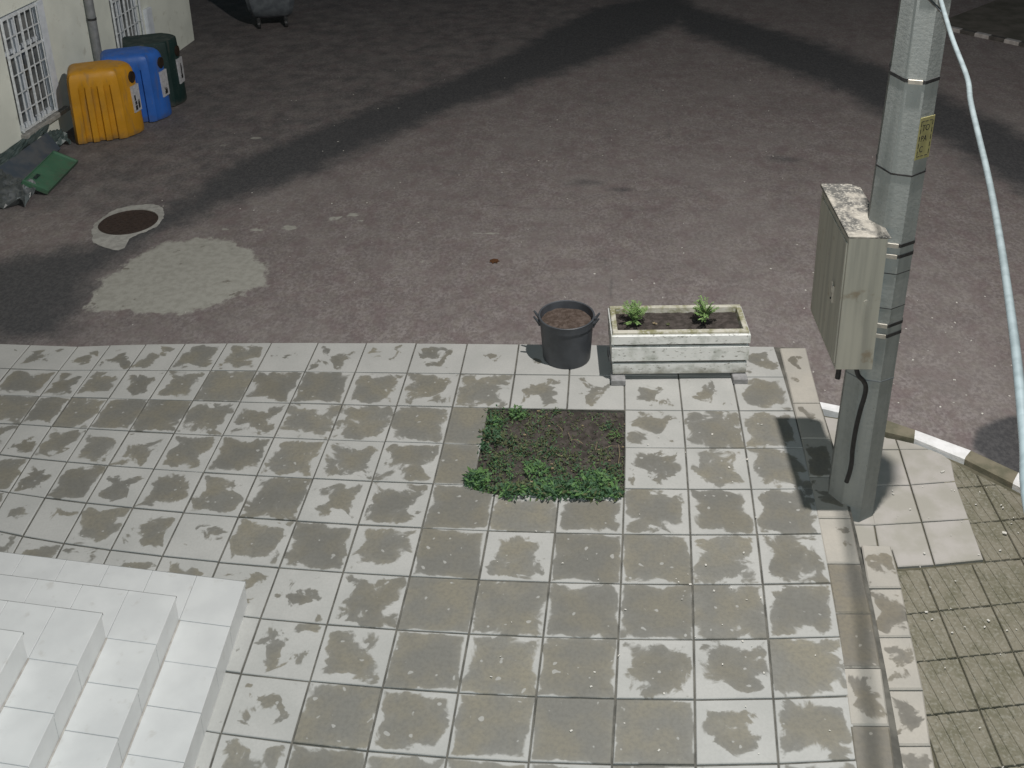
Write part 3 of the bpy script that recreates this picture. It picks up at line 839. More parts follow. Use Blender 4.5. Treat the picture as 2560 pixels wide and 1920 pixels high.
# weeds leaning over the near slabs
for a in (.28, .38, .52, .56, .66, .71, .76, .83):
    x, y = bp(a, -.015); clump(x, y - .01, .035, 22, .05, .025, .055, [1, 1, 0], z0=.0)
for _ in range(125):
    a = rw.random(); b = rw.random() ** 1.25
    if a > .5 and b > .5: continue
    if .28 < a < .75 and .30 < b < .40 and rw.random() < .6: continue
    x, y = bp(a, b); clump(x, y, rw.uniform(.03, .07), rw.randint(18, 46), rw.uniform(.015, .05), .014, .040, [1, 1, 2, 0] if b < .4 else [1, 2, 2])
for _ in range(46):
    x, y = bp(rw.uniform(.18, .98), rw.uniform(-.025, .06)); clump(x, y, .03, 14, .06, .028, .060, [1, 1, 0, 2], z0=.0)
weeds = wd.build('weeds', [M['leaf_a'], M['leaf_b'], M['leaf_c']], None)
tag(weeds, 'low green weeds growing in the soil bed among the slabs', 'weeds', kind='stuff')
sb = MB()
for a, b, dx, dy in [(.60, .70, .03, -.10), (.64, .62, .07, -.05), (.95, .55, -.08, -.03), (.97, .45, -.01, .10), (.40, .46, .05, .01), (.80, .50, .01, .08), (.56, .72, -.04, .05), (.96, .35, .01, .09)]:
    x, y = bp(a, b)
    sb.tube([(x, y, .0), (x + dx * .5, y + dy * .5, .012), (x + dx, y + dy, .006)], .0022, 5)
for _ in range(26):
    x, y = bp(rw.random(), rw.random()); s = rw.uniform(.004, .010)
    sb.box(x - s, x + s, y - s * .6, y + s * .6, -.012, -.012 + s)
o = sb.build('straw', M['straw']); tag(o, 'dry stalks and pale crumbs scattered on the soil bed', 'straw', kind='stuff')

# ------------------------------------------------------------------ black tub
tub = empty('plant_tub', (1.580, -.078, 0)); tag(tub, 'round black plastic tub with four prong handles, filled with bare soil', 'plant pot')
def ring(r, z, n=48): return [(r * math.cos(2 * PI * k / n), r * math.sin(2 * PI * k / n), z) for k in range(n)]
b = MB()
b.loft([ring(.183, .001), ring(.187, .012), ring(.205, .30), ring(.207, .315), ring(.214, .318), ring(.216, .360), ring(.219, .378), ring(.214, .382), ring(.205, .378), ring(.200, .30), ring(.199, .28)], cap1=False)
o = b.build('shell', M['black_plastic'], tub); smooth_by_angle(o, 40)
n = 36; v = [(0, 0, .325)]; f = []
for rr in (.06, .12, .17, .2015):
    for k in range(n):
        v.append((rr * math.cos(2 * PI * k / n), rr * math.sin(2 * PI * k / n), .322 + rs.uniform(-.006, .006) - (.006 if rr > .19 else 0)))
for k in range(n): f.append((0, 1 + k, 1 + (k + 1) % n))
for q in range(3):
    for k in range(n):
        f.append((1 + q * n + k, 1 + (q + 1) * n + k, 1 + (q + 1) * n + (k + 1) % n, 1 + q * n + (k + 1) % n))
mesh_obj('soil', v, f, M['soil_pale'], tub)
for az in (PI - .12, PI + .22, .10, -.22):
    h = MB(); cx, sx = math.cos(az), math.sin(az)
    h.tube([(cx * .208, sx * .208, .335), (cx * .232, sx * .232, .350), (cx * .256, sx * .256, .385)], [.012, .011, .008], 8)
    h.tube([(cx * .214, sx * .214, .30), (cx * .232, sx * .232, .350)], [.006, .008], 6)
    o = h.build('handle', M['black_plastic'], tub)

# ------------------------------------------------------------------ white planter
pl_rot = math.atan2(.085, 1.03)
planter = empty('planter', (2.428, -.155, 0), pl_rot)
tag(planter, 'long whitewashed concrete planter with two grooves, mossy rim and dark soil', 'planter')
hx, hy = .517, .206
b = MB()
z0, z1 = .048, .425
def pr(i, z, rx=0): return [(-hx + i, -hy + i, z), (hx - i, -hy + i, z), (hx - i, hy - i, z), (-hx + i, hy - i, z)]
prof = [(.030, z0), (.016, z0 + 0.0109), (.012, z0 + 0.0976), (.014, z0 + 0.0987), (.036, z0 + 0.1031), (.036, z0 + 0.1215), (.010, z0 + 0.1259), (.006, z0 + 0.1302), (.004, z0 + 0.2452), (.006, z0 + 0.2485), (.030, z0 + 0.2528), (.030, z0 + 0.2712), (.004, z0 + 0.2756), (.0, z0 + 0.2799), (.0, z1 - .030), (.008, z1 - .024), (.010, z1 - .018)]
b.loft([pr(i, z) for i, z in prof], cap0=True, cap1=False)
b.build('body', M['whitewash'], planter)
b = MB()
b.loft([pr(.010, z1 - .018), pr(.012, z1 - .004), pr(.018, z1), pr(.046, z1), pr(.050, z1 - .004), pr(.058, z1 - .09)], cap0=False, cap1=False)
o = b.build('rim', M['mossy'], planter)
for za, zb in ((.0955 * 1.085, .1115 * 1.085), (.2335 * 1.085, .2495 * 1.085)):
    b = MB(); b.loft([pr(.0235, z0 + za), pr(.0235, z0 + zb)], cap0=False, cap1=False)
    b.build('groove', M['groove'], planter)  # dark strip inside the groove, painting in its shade
N = 30; v = []; f = []
for i in range(N + 1):
    for j in range(13):
        v.append((-hx + .055 + (2 * hx - .11) * i / N, -hy + .055 + (2 * hy - .11) * j / 12, z1 - .045 + rs.uniform(-.005, .005)))
for i in range(N):
    for j in range(12): f.append((i * 13 + j, (i + 1) * 13 + j, (i + 1) * 13 + j + 1, i * 13 + j + 1))
mesh_obj('soil', v, f, M['soil'], planter)
# blocks that carry the planter
R2 = Matrix.Rotation(pl_rot, 2)
for (bx, by, lab) in [(-.462, -.172, 'grey block propping the front left corner of the white planter'), (.452, -.172, 'grey block propping the front right corner of the white planter'),
                      (-.462, .15, 'grey block under the rear left corner of the white planter'), (.452, .15, 'grey block under the rear right corner of the white planter')]:
    w = R2 @ V2((bx, by))
    g = MB(); g.rbox(-.054, .054, -.085, .05, 0, .0455, .006)
    o = g.build('support_block', M['brick_grey']); o.location = (2.428 + w.x, -.155 + w.y, .002); o.rotation_euler = (0, 0, pl_rot + rs.uniform(-.03, .03))
    tag(o, lab, 'block', 'blocks under the planter')

def seedling(x, y, z, h, r, seed, lab):
    rr = random.Random(seed)
    root = empty('marigold_seedling', (x, y, z)); tag(root, lab, 'seedling', 'seedlings in the white planter')
    st = MB(); lf = MB()
    st.tube([(0, 0, -.01), (.003, .002, h * .4), (0, .004, h * .75)], [.004, .003, .0015], 6)
    for s in range(30):
        az = rr.uniform(0, 2 * PI); zb = h * rr.uniform(.25, .8); L = r * rr.uniform(.6, 1.15); el = rr.uniform(.15, 1.15)
        d = Vector((math.cos(az) * math.cos(el), math.sin(az) * math.cos(el), math.sin(el)))
        p0 = Vector((0, .002, zb)); p1 = p0 + d * L
        st.tube([p0, p1], [.0018, .001], 4)
        for k in range(13):
            q = p0 + d * L * (k + 2) / 14
            for sgn in (-1, 1):
                sv = d.cross(Vector((0, 0, 1))).normalized() * sgn
                dd = (sv + d * .7 + Vector((0, 0, rr.uniform(-.2, .3))))
                add_leaf(lf, q, dd, rr.uniform(.014, .030), .0085, .2, 0, rr.uniform(-.4, .4))
    st.build('stem', M['leaf_c'], root); lf.build('leaf', M['leaf_s'], root)['kind'] = 'stuff'
w = R2 @ V2((-.335, -.02)); seedling(2.428 + w.x, -.155 + w.y, z1 - .042, .135, .115, 4, 'feathery green seedling near the left end of the white planter')
w = R2 @ V2((.205, -.005)); seedling(2.428 + w.x, -.155 + w.y, z1 - .042, .130, .105, 9, 'feathery green seedling nearer the right end of the white planter')
for k, (bx, by, lab) in enumerate([(-.175, -.015, 'tiny pale sprout beside the left seedling in the planter'), (-.075, -.03, 'tiny withered sprout in the middle of the planter soil')]):
    w = R2 @ V2((bx, by)); rr = random.Random(k)
    g = MB()
    for s in range(9):
        az = rr.uniform(0, 2 * PI)
        add_leaf(g, (0, 0, .012), (math.cos(az), math.sin(az), .4), rr.uniform(.016, .028), .011, .5, 0)
    g.tube([(0, 0, -.01), (0, 0, .014)], .0025, 5)
    o = g.build('sprout', M['straw' if k == 0 else 'leaf_c']); o.location = (2.428 + w.x, -.155 + w.y, z1 - .043); tag(o, lab, 'sprout', 'small sprouts in the white planter')

# ------------------------------------------------------------------ utility pole
PX, PY, LEAN = 3.500, -1.525, 0.022
pole = empty('utility_pole', (PX, PY, ZS)); pole.rotation_euler = (0, LEAN, 0)
tag(pole, 'tall faceted grey concrete pole with steel straps and a yellow plate', 'pole')
A0 = math.radians(282.5)
def octr(z):      # circumradius of the octagon at height z over the base
    return .156 - .0062 * z
def oct_ring(z, off=0.0):
    r = octr(z) + off
    return [(r * math.cos(A0 + k * PI / 4), r * math.sin(A0 + k * PI / 4), z) for k in range(8)]
b = MB(); b.loft([oct_ring(-.3), oct_ring(0), oct_ring(2.0), oct_ring(3.66)])
b.build('shaft', M['pole'], pole)
def face_mid(k, z, off=0.0):       # middle of facet k (between corner k and k+1)
    a = A0 + (k + .5) * PI / 4; r = (octr(z) + off) * math.cos(PI / 8)
    return Vector((r * math.cos(a), r * math.sin(a), z)), a
def band(z, w, tilt, buckle=True, mat='strap', off=.004, bk_k=7, bw=.075):
    rgs = []
    for dz, o_ in ((-w / 2, .0), (-w / 2, off), (w / 2, off), (w / 2, .0)):
        rr = oct_ring(z + dz, o_)
        rgs.append([(x, y, zz - tilt * y / .14) for x, y, zz in rr])
    g = MB(); g.loft(rgs, False, False)
    o = g.build('strap', M[mat], pole)
    if buckle:
        m, a = face_mid(bk_k, z, off + .004)
        h = MB(); h.rbox(-bw / 2, bw / 2, -.004, .006, -w * .62, w * .62, .002)
        q = h.build('buckle', M['buckle'], o); q.location = (m.x, m.y, z - tilt * m.y / .14); q.rotation_euler = (0, 0, a + PI / 2)
    return o
band(3.49, .020, .018); band(2.99, .020, -.022); band(2.44, .010, -.02, False)
band(1.985, .022, 0, bw=.085); band(1.915, .022, 0, bw=.085); band(1.455, .022, 0, bw=.095); band(1.385, .022, 0, bw=.095)
band(1.80, .005, 0, False, off=.0015); band(1.57, .005, 0, False, off=.0015)
band(1.045, .005, .02, False, 'galv', .003)
# yellow plate with dark print on the right facet
plate = empty('warning_plate', (0, 0, 0)); plate.parent = pole
fm, fa = face_mid(0, 2.64, .0015)
plate.location = fm; plate.rotation_euler = (0, 0, fa + PI / 2)
g = MB(); g.box(-.052, .060, -.003, 0.0, -.125, .125); g.build('plate', M['sign_yellow'], plate)
g = MB()
def ink(x0, x1, z0_, z1_): g.box(x0, x1, -.0045, -.0025, z0_, z1_)
for k in range(5):
    zz = .10 - k * .043
    ink(-.043, -.039, zz - .028, zz)
    ink(.046, .050, zz - .028, zz)
for xx in (-.043, -.012, .020): ink(xx, xx + .022, .100, .104); ink(xx, xx + .022, -.108, -.104)
g.build('dashed_border', M['ink'], plate)
def letters(txt, z, size):
    fc = bpy.data.curves.new('lettering', 'FONT'); fc.body = txt; fc.size = size; fc.align_x = 'LEFT'; fc.extrude = .0006
    tmp = bpy.data.objects.new('tmp', fc); col.objects.link(tmp)
    dg = bpy.context.evaluated_depsgraph_get()
    m_ = bpy.data.meshes.new_from_object(tmp.evaluated_get(dg))
    bpy.data.objects.remove(tmp)
    m_.materials.clear(); m_.materials.append(M['ink']); m_.name = 'lettering'
    o = bpy.data.objects.new('lettering', m_); col.objects.link(o); o.parent = plate
    o.location = (-.030, -.0042, z); o.rotation_euler = (PI / 2, 0, 0); o.scale = (.9, 1.15, 1)
    return o
letters('TO', .045, .045); letters('PA', -.018, .045); letters('C', -.082, .045)

# ------------------------------------------------------------------ electrical cabinet
CZ0, CZ1 = 1.085, 1.965
cab = empty('electrical_cabinet', (3.348, -1.425, CZ0), math.radians(3.4))
tag(cab, 'weathered beige steel cabinet with a sloping lichen roof strapped to the pole', 'cabinet')
cw, cdp, ch = .108, .335, CZ1 - CZ0
g = MB(); g.rbox(-cw, cw, -cdp, cdp, 0, ch - .004, .004); g.build('body', M['cabinet'], cab)
door = MB(); door.rbox(-cw - .008, -cw - .0005, -cdp + .020, cdp - .02, .03, ch - .05, .003)
od = door.build('door', M['cabinet'], cab)
hd = MB(); hd.rbox(-cw - .020, -cw - .0085, -.175, -.150, .36, .47, .003); hd.rbox(-cw - .026, -cw - .020, -.172, -.153, .43, .50, .002); hd.build('handle', M['buckle'], od)
lk = MB(); lk.tube([(-cw - .008, -.1625, .385), (-cw - .025, -.1625, .385)], .007, 8); lk.build('lock', M['ink'], od)
rf = MB()
rp = [(-cw - .010, -cdp - .018), (cw + .012, -cdp - .018), (cw + .012, cdp - .02), (cw - .045, cdp + .015), (-cw - .010, cdp + .015)]
v, f = slab_geo(rp, ch - .003, [ch + .012, ch + .004, ch + .006, ch + .016, ch + .018], .003); rf.add(v, f)
rf.build('roof', M['cab_roof'], cab)
g = MB(); g.tube([(.03, -cdp + .0, ch * .52), (.03, -cdp - .006, ch * .52)], .017, 14); g.build('plug', M['cabinet'], cab)
# feed cable under it
g = MB()
def ow(x, y, z): return (x, y, z)
pts = [(3.385, -1.72, CZ0 + .01), (3.405, -1.735, 1.03), (3.44, -1.72, .985), (3.465, -1.705, .93), (3.466, -1.70, .86), (3.452, -1.700, .76), (3.440, -1.695, .62), (3.436, -1.69, .46), (3.440, -1.688, .36), (3.436, -1.686, .28), (3.424, -1.684, .20)]
def cr(pts, n=6):
    P = [Vector(p) for p in pts]; out = []
    for i in range(len(P) - 1):
        a, b_, c_, d_ = P[max(i - 1, 0)], P[i], P[i + 1], P[min(i + 2, len(P) - 1)]
        for k in range(n):
            t_ = k / n
            out.append(.5 * ((2 * b_) + (c_ - a) * t_ + (2 * a - 5 * b_ + 4 * c_ - d_) * t_ ** 2 + (3 * b_ - a - 3 * c_ + d_) * t_ ** 3))
    out.append(P[-1]); return out
g.tube(cr(pts), .0145, 10)
o = g.build('feed_cable', M['rubber']); smooth_by_angle(o, 60)
tag(o, 'thick black cable from the cabinet running down the front of the pole', 'cable')
g = MB(); g.tube([(3.30, -1.69, CZ0 + .01), (3.296, -1.705, 1.02), (3.292, -1.712, .985)], .016, 10)
o = g.build('cable_stub', M['rubber']); tag(o, 'short black cable stub hanging under the cabinet', 'cable')

# ------------------------------------------------------------------ overhead white cable from the pole towards the camera
cpts = [(3.441, -2.108, 3.537), (3.422, -2.331, 3.479), (3.365, -2.761, 3.427), (3.312, -3.193, 3.394), (3.255, -3.457, 3.379), (3.144, -4.05, 3.354), (3.018, -4.57, 3.389), (2.879, -5.088, 3.444), (2.789, -5.399, 3.489), (2.71, -5.662, 3.527), (2.628, -5.924, 3.578), (2.50, -6.5, 3.70)]
g = MB(); g.tube(cr([(3.46, -1.68, 3.66)] + cpts, 5), .0106, 18)
o = g.build('overhead_cable', M['white_cable']); smooth_by_angle(o, 60)
tag(o, 'bright white cable slung from the pole towards the camera', 'cable')
g = MB(); g.tube([(3.50, -1.63, 3.40), (3.47, -1.9, 3.39), (3.405, -2.42, 3.452)], .006, 6)
o = g.build('tension_wire', M['galv']); tag(o, 'thin wire tying the white cable to the pole', 'wire')

# ------------------------------------------------------------------ manhole
mh = empty('manhole', (-3.115, 2.425, ZR)); tag(mh, 'round rusty manhole cover in a broken pale concrete collar', 'manhole')
outl = [(-3.46, 2.41), (-3.44, 2.56), (-3.395, 2.72), (-3.25, 2.83), (-3.024, 2.880), (-2.90, 2.80), (-2.82, 2.65), (-2.776, 2.498), (-2.784, 2.346), (-2.850, 2.22), (-2.914, 2.142), (-2.965, 2.043), (-2.90, 1.92), (-2.93, 1.80), (-3.08, 1.86), (-3.278, 1.961), (-3.364, 2.118), (-3.44, 2.28)]
cx, cy = -3.115, 2.425
n = 72; vo = []
for k in range(n):
    a = 2 * PI * k / n; d = Vector((math.cos(a), math.sin(a))); best = .34
    for i in range(len(outl)):
        p, q = Vector(outl[i - 1]) - Vector((cx, cy)), Vector(outl[i]) - Vector((cx, cy))
        e = q - p; den = d.x * e.y - d.y * e.x
        if abs(den) < 1e-9: continue
        t_ = (p.x * e.y - p.y * e.x) / den; u_ = (p.x * d.y - p.y * d.x) / den
        if t_ > 0 and 0 <= u_ <= 1: best = t_
    vo.append(d * (best + rs.uniform(-.010, .010)))
v = [(q.x, q.y, .004) for q in vo] + [(.300 * math.cos(2 * PI * k / n), .300 * math.sin(2 * PI * k / n), .012) for k in range(n)] + [(.300 * math.cos(2 * PI * k / n), .300 * math.sin(2 * PI * k / n), -.01) for k in range(n)]
f = [(k, (k + 1) % n, n + (k + 1) % n, n + k) for k in range(n)] + [(n + k, n + (k + 1) % n, 2 * n + (k + 1) % n, 2 * n + k) for k in range(n)]
mesh_obj('concrete_collar', v, f, M['concrete'], mh)
g = MB()
def rg(r, z, n=40): return [(r * math.cos(2 * PI * k / n), r * math.sin(2 * PI * k / n), z) for k in range(n)]
g.loft([rg(.300, -.012), rg(.298, .006), rg(.285, .006), rg(.282, .002), rg(.270, .002), rg(.267, .007)], cap0=False)
for i in range(-5, 6):
    for j in range(-5, 6):
        x, y = i * .045, j * .045
        if x * x + y * y < .24 ** 2 and (i + j) % 2 == 0: g.box(x - .014, x + .014, y - .014, y + .014, .0065, .010)
g.build('iron_lid', M['iron'], mh)

# ------------------------------------------------------------------ building at the far left
FA = V2((-5.09, 3.0)); FB = V2((-4.842, 8.886)); fd = (FB - FA).normalized()
bl = empty('building', (FA.x, FA.y, ZR), math.atan2(fd.y, fd.x)); tag(bl, 'pale plastered building with grilled windows at the edge of the yard', 'building')
# local frame: x along the facade (away), y into the building, z up from the road
SL, SH, DEP = 5.892, 4.2, 6.0
S0 = -2.6
WINS = [(.99, 1.86, .335, 1.735), (3.46, 4.26, .335, 1.735)]
xs_ = sorted({S0, SL} | {w[0] for w in WINS} | {w[1] for w in WINS}); zs_ = [-.2, WINS[0][2], WINS[0][3], SH]
g = MB()
for a, b_ in zip(xs_[:-1], xs_[1:]):
    for c0, c1 in zip(zs_[:-1], zs_[1:]):
        if any(abs(a - w[0]) < 1e-6 and abs(c0 - w[2]) < 1e-6 for w in WINS): continue
        g.add([(a, 0, c0), (b_, 0, c0), (b_, 0, c1), (a, 0, c1)], [(0, 1, 2, 3)])
for w in WINS:
    x0, x1, c0, c1 = w; d = .13
    g.add([(x0, 0, c0), (x0, d, c0), (x0, d, c1), (x0, 0, c1)], [(3, 2, 1, 0)])
    g.add([(x1, 0, c0), (x1, d, c0), (x1, d, c1), (x1, 0, c1)], [(0, 1, 2, 3)])
    g.add([(x0, 0, c0), (x1, 0, c0), (x1, d, c0), (x0, d, c0)], [(3, 2, 1, 0)])
    g.add([(x0, 0, c1), (x1, 0, c1), (x1, d, c1), (x0, d, c1)], [(0, 1, 2, 3)])
g.add([(SL, 0, -.2), (SL, DEP, -.2), (SL, DEP, SH), (SL, 0, SH)], [(0, 1, 2, 3)])
g.add([(S0, 0, -.2), (S0, DEP, -.2), (S0, DEP, SH), (S0, 0, SH)], [(3, 2, 1, 0)])
g.add([(S0, DEP, -.2), (SL, DEP, -.2), (SL, DEP, SH), (S0, DEP, SH)], [(3, 2, 1, 0)])
g.add([(S0, 0, SH), (SL, 0, SH), (SL, DEP, SH), (S0, DEP, SH)], [(0, 1, 2, 3)])
g.build('wall', M['plaster'], bl)
for wi, w in enumerate(WINS):
    x0, x1, c0, c1 = w
    win = empty('window', ((x0 + x1) / 2, 0, c0)); win.parent = bl
    hw, hh = (x1 - x0) / 2, c1 - c0
    fr = MB(); d0, d1 = .055, .115; t_ = .05
    fr.box(-hw, -hw + t_, d0, d1, 0, hh); fr.box(hw - t_, hw, d0, d1, 0, hh); fr.box(-hw + t_, hw - t_, d0, d1, 0, t_); fr.box(-hw + t_, hw - t_, d0, d1, hh - t_, hh)
    mx = -.09 if wi == 0 else -.06
    fr.box(mx - .035, mx + .035, d0, d1 - .01, t_, hh - t_)
    fr.box(-hw + t_, mx - .035, d0 + .005, d1 - .012, hh * .655, hh * .655 + .045); fr.box(mx + .035, hw - t_, d0 + .005, d1 - .012, hh * .655, hh * .655 + .045)
    fr.build('frame', M['frame'], win)
    for (a, b_) in ((-hw + t_, mx - .035), (mx + .035, hw - t_)):
        for (za, zb) in ((t_, hh * .655), (hh * .655 + .045, hh - t_)):
            pn = MB(); pn.box(a - .004, b_ + .004, .092, .098, za - .004, zb + .004); pn.build('pane', M['glass'], win)
    cu = MB(); cu.box(.06, hw - .06, .128, .134, .03, .34); cu.build('curtain', M['brown'], win)
    nb = 8
    for k in range(nb):
        x = -hw + .02 + (2 * hw - .04) * k / (nb - 1)
        q = MB(); r_ = .009 if k not in (0, 3, nb - 1) else .016
        q.tube([(x, -.022, .01), (x, -.022, hh - .01)], r_, 6); q.build('bar', M['bar'], win)
    for k in range(7):
        z = .03 + (hh - .06) * k / 6
        q = MB(); q.box(-hw + .004, hw - .004, -.032, -.020, z - (.014 if k in (0, 4, 6) else .006), z + (.014 if k in (0, 4, 6) else .006)); q.build('bar', M['bar'], win)
    si = MB(); si.rbox(-hw - .02, hw + .11, -.075, .05, -.055, -.004, .006); si.build('sill', M['concrete'], win)
    if wi == 0:
        q = MB(); q.rbox(hw - .13, hw - .005, -.045, -.034, .02, hh, .004); q.build('shutter_strip', M['frame'], win)
g = MB(); g.tube([(2.83, -.075, SH), (2.83, -.075, .75), (2.835, -.08, .55), (2.86, -.13, .42)], .055, 14); o = g.build('downpipe', M['pipe'], bl); smooth_by_angle(o, 50)
for z in (1.2, 2.2, 3.2):
    g = MB(); g.tube([(2.83, -.075, z), (2.83, -.075, z + .03)], .060, 14); g.build('pipe_clip', M['strap'], bl)
g = MB(); g.rbox(4.36, 4.52, -.055, -.0005, .52, .92, .006); g.build('meter_box', M['frame'], bl)

# ------------------------------------------------------------------ recycling containers
def rc_foot(W, D, bow, nseg=10, groove=True):
    """outline: local x outward from the wall, y along it; the near side (y=0) carries the ribs"""
    pts = []; flags = []
    xs0 = [0.03]
    gro = [(.115, .195), (.255, .335), (.395, .475)] if groove else []
    def add(x, y, fl=0): pts.append((x, y)); flags.append(fl)
    add(.0, .06); add(.03, .0)
    for a, b_ in gro:
        add(a * D / .58, 0.0); add(a * D / .58 + .014, 0.0, 1); add(b_ * D / .58 - .014, 0.0, 1); add(b_ * D / .58, 0.0)
    add(D - .05, .0); add(D - .012, .012); 
    for k in range(nseg + 1):
        s = k / nseg
        y = .035 + (W - .07) * s
        add(D + bow * math.sin(PI * s) ** .8, y)
    add(D - .012, W - .012); add(D - .05, W); add(.03, W); add(.0, W - .06)
    return pts, flags
def recycler(name, x, y, rz, W, D, bow, H, mat, lab, flat=False, groove=True, marks=0):
    root = empty(name, (x, y, ZR), rz); tag(root, lab, 'recycling bin', 'recycling bins along the wall')
    pts, fl = rc_foot(W, D, bow, groove=groove)
    cx, cy = D * .5, W * .5
    levels = [(.015, .995, 1), (.05, 1.0, 1), (H * .40, .985, 1), (H * .70, .965, 1), (H * .78, .955, .4), (H * .84, .945, 0)]
    if flat: levels += [(H * .97, .93, 0), (H * .99, .92, 0), (H, .89, 0)]
    else: levels += [(H * .90, .925, 0), (H * .945, .885, 0), (H * .975, .82, 0), (H * .99, .72, 0), (H, .55, 0)]
    rings = []
    for z, s, gf in levels:
        rg_ = []
        for (px, py), q in zip(pts, fl):
            if q: py = py + .036 * gf
            k = s
            rg_.append((cx + (px - cx) * k, cy + (py - cy) * k, z))
        rings.append(rg_)
    g = MB(); g.loft(rings); o = g.build('shell', M[mat], root); smooth_by_angle(o, 32)
    ft = MB()
    for (fx, fy) in ((.06, .05), (D - .10, .04), (D - .02, W * .5), (.06, W - .10), (D - .10, W - .09)): ft.box(fx, fx + .06, fy, fy + .06, 0, .03)
    ft.build('foot', M['rubber'], root)
    # where the front surface lies at (s, z)
    def front(s, z):
        zs = [l[0] for l in levels]; k = np.interp(z, zs, [l[1] for l in levels])
        px, py = D + bow * math.sin(PI * s) ** .8, .035 + (W - .07) * s
        p = Vector((cx + (px - cx) * k, cy + (py - cy) * k, z))
        s2 = s + .02; qx, qy = D + bow * math.sin(PI * s2) ** .8, .035 + (W - .07) * s2
        tn = Vector((qx - px, qy - py, 0)).normalized(); nm = Vector((tn.y, -tn.x, 0))
        return p, nm, tn
    p, nm, tn = front(.30, H * .80)
    h = MB(); n_ = 20; r0 = .052
    up = Vector((0, 0, 1))
    h.loft([[p + nm * o_ + tn * (r_ * math.cos(2 * PI * k / n_)) + up * (r_ * 1.15 * math.sin(2 * PI * k / n_)) for k in range(n_)] for r_, o_ in ((r0 + .012, -.01), (r0 + .012, .010), (r0 + .002, .012), (r0, .004))], cap0=False)
    h.build('opening', M['hole'], root)
    p, nm, tn = front(.30, H * .50)
    lb = MB()
    def plate(x0, x1, z0_, z1_, o0, o1, target):
        v = []
        for o_ in (o0, o1):
            for (a, b_) in ((x0, z0_), (x1, z0_), (x1, z1_), (x0, z1_)): v.append(p + nm * o_ + tn * a + up * b_)
        target.add(v, [(0, 3, 2, 1), (4, 5, 6, 7), (0, 1, 5, 4), (1, 2, 6, 5), (2, 3, 7, 6), (3, 0, 4, 7)])
    plate(-.075, .075, -.17, .17, -.02, .010, lb); lbo = lb.build('notice', M['sticker'], root)
    pk_ = MB()
    sets = [[(-.055, -.025, -.02, .05), (-.060, -.020, -.02, -.01), (-.052, -.012, -.075, -.030), (-.055, -.01, -.145, -.085), (.012, .05, -.135, -.05), (.02, .045, -.045, -.03)],
            [(-.03, .035, -.14, -.10), (-.02, .03, -.10, -.075), (-.035, -.015, -.075, -.05), (.0, .02, -.07, -.06)],
            [(-.015, .02, -.06, .07), (-.025, .03, -.11, -.06), (-.01, .012, .07, .10)]][marks]
    for r_ in sets: plate(*r_, .009, .0115, pk_)
    pk_.build('pictogram', M['ink'], lbo)
    return root
RZB = math.radians(25)
recycler('recycling_bin', -4.660, 4.450, RZB, .52, .62, .19, .92, 'yellow', 'yellow plastic recycling bin with ribbed side and round hole', marks=0)
recycler('recycling_bin', -4.510, 5.030, RZB, .52, .61, .18, .92, 'blue', 'bright blue recycling bin between the yellow and dark bins', marks=1)
recycler('recycling_bin', -4.460, 5.600, RZB, .54, .58, .15, .90, 'dark_green', 'dark green flat topped recycling bin behind the blue one', flat=True, groove=False, marks=2)

# ------------------------------------------------------------------ galvanised waste container at the top
wc_ = empty('waste_container', (-3.86, 9.98, ZR), math.radians(14)); tag(wc_, 'dull grey galvanised waste container on castors in the dark', 'waste container')
prof = [(.12, .16), (.26, .17), (.33, .24), (.37, .38), (.40, .60), (.42, .95), (.43, 1.15)]
rings = []
for hw, z in prof:
    c_ = .07
    rings.append([(-hw + c_, -hw * 1.45, z), (hw - c_, -hw * 1.45, z), (hw, -hw * 1.45 + c_, z), (hw, hw * 1.45 - c_, z), (hw - c_, hw * 1.45, z), (-hw + c_, hw * 1.45, z), (-hw, hw * 1.45 - c_, z), (-hw, -hw * 1.45 + c_, z)])
g = MB(); g.loft(rings); o = g.build('body', M['galv'], wc_); smooth_by_angle(o, 40)
g = MB(); g.loft([[(x * 1.04, y * 1.04, 1.15) for x, y, z in rings[-1]], [(x * 1.04, y * 1.04, 1.20) for x, y, z in rings[-1]], [(x * .8, y * .8, 1.30) for x, y, z in rings[-1]]]); g.build('lid', M['galv'], wc_)
for sx in (-1, 1):
    g = MB(); g.tube([(sx * .39, 0, .78), (sx * .52, 0, .78)], .03, 10); g.rbox(sx * .46 - .03, sx * .46 + .03, -.05, .05, .66, .84, .008); g.build('trunnion', M['galv'], wc_)
    for sy in (-1, 1):
        g = MB(); x, y = sx * .22, sy * .38
        g.tube([(x - .02, y, .075), (x + .02, y, .075)], .075, 14); g.rbox(x - .028, x + .028, y - .03, y + .03, .09, .19, .004); g.build('castor', M['strap'], wc_)

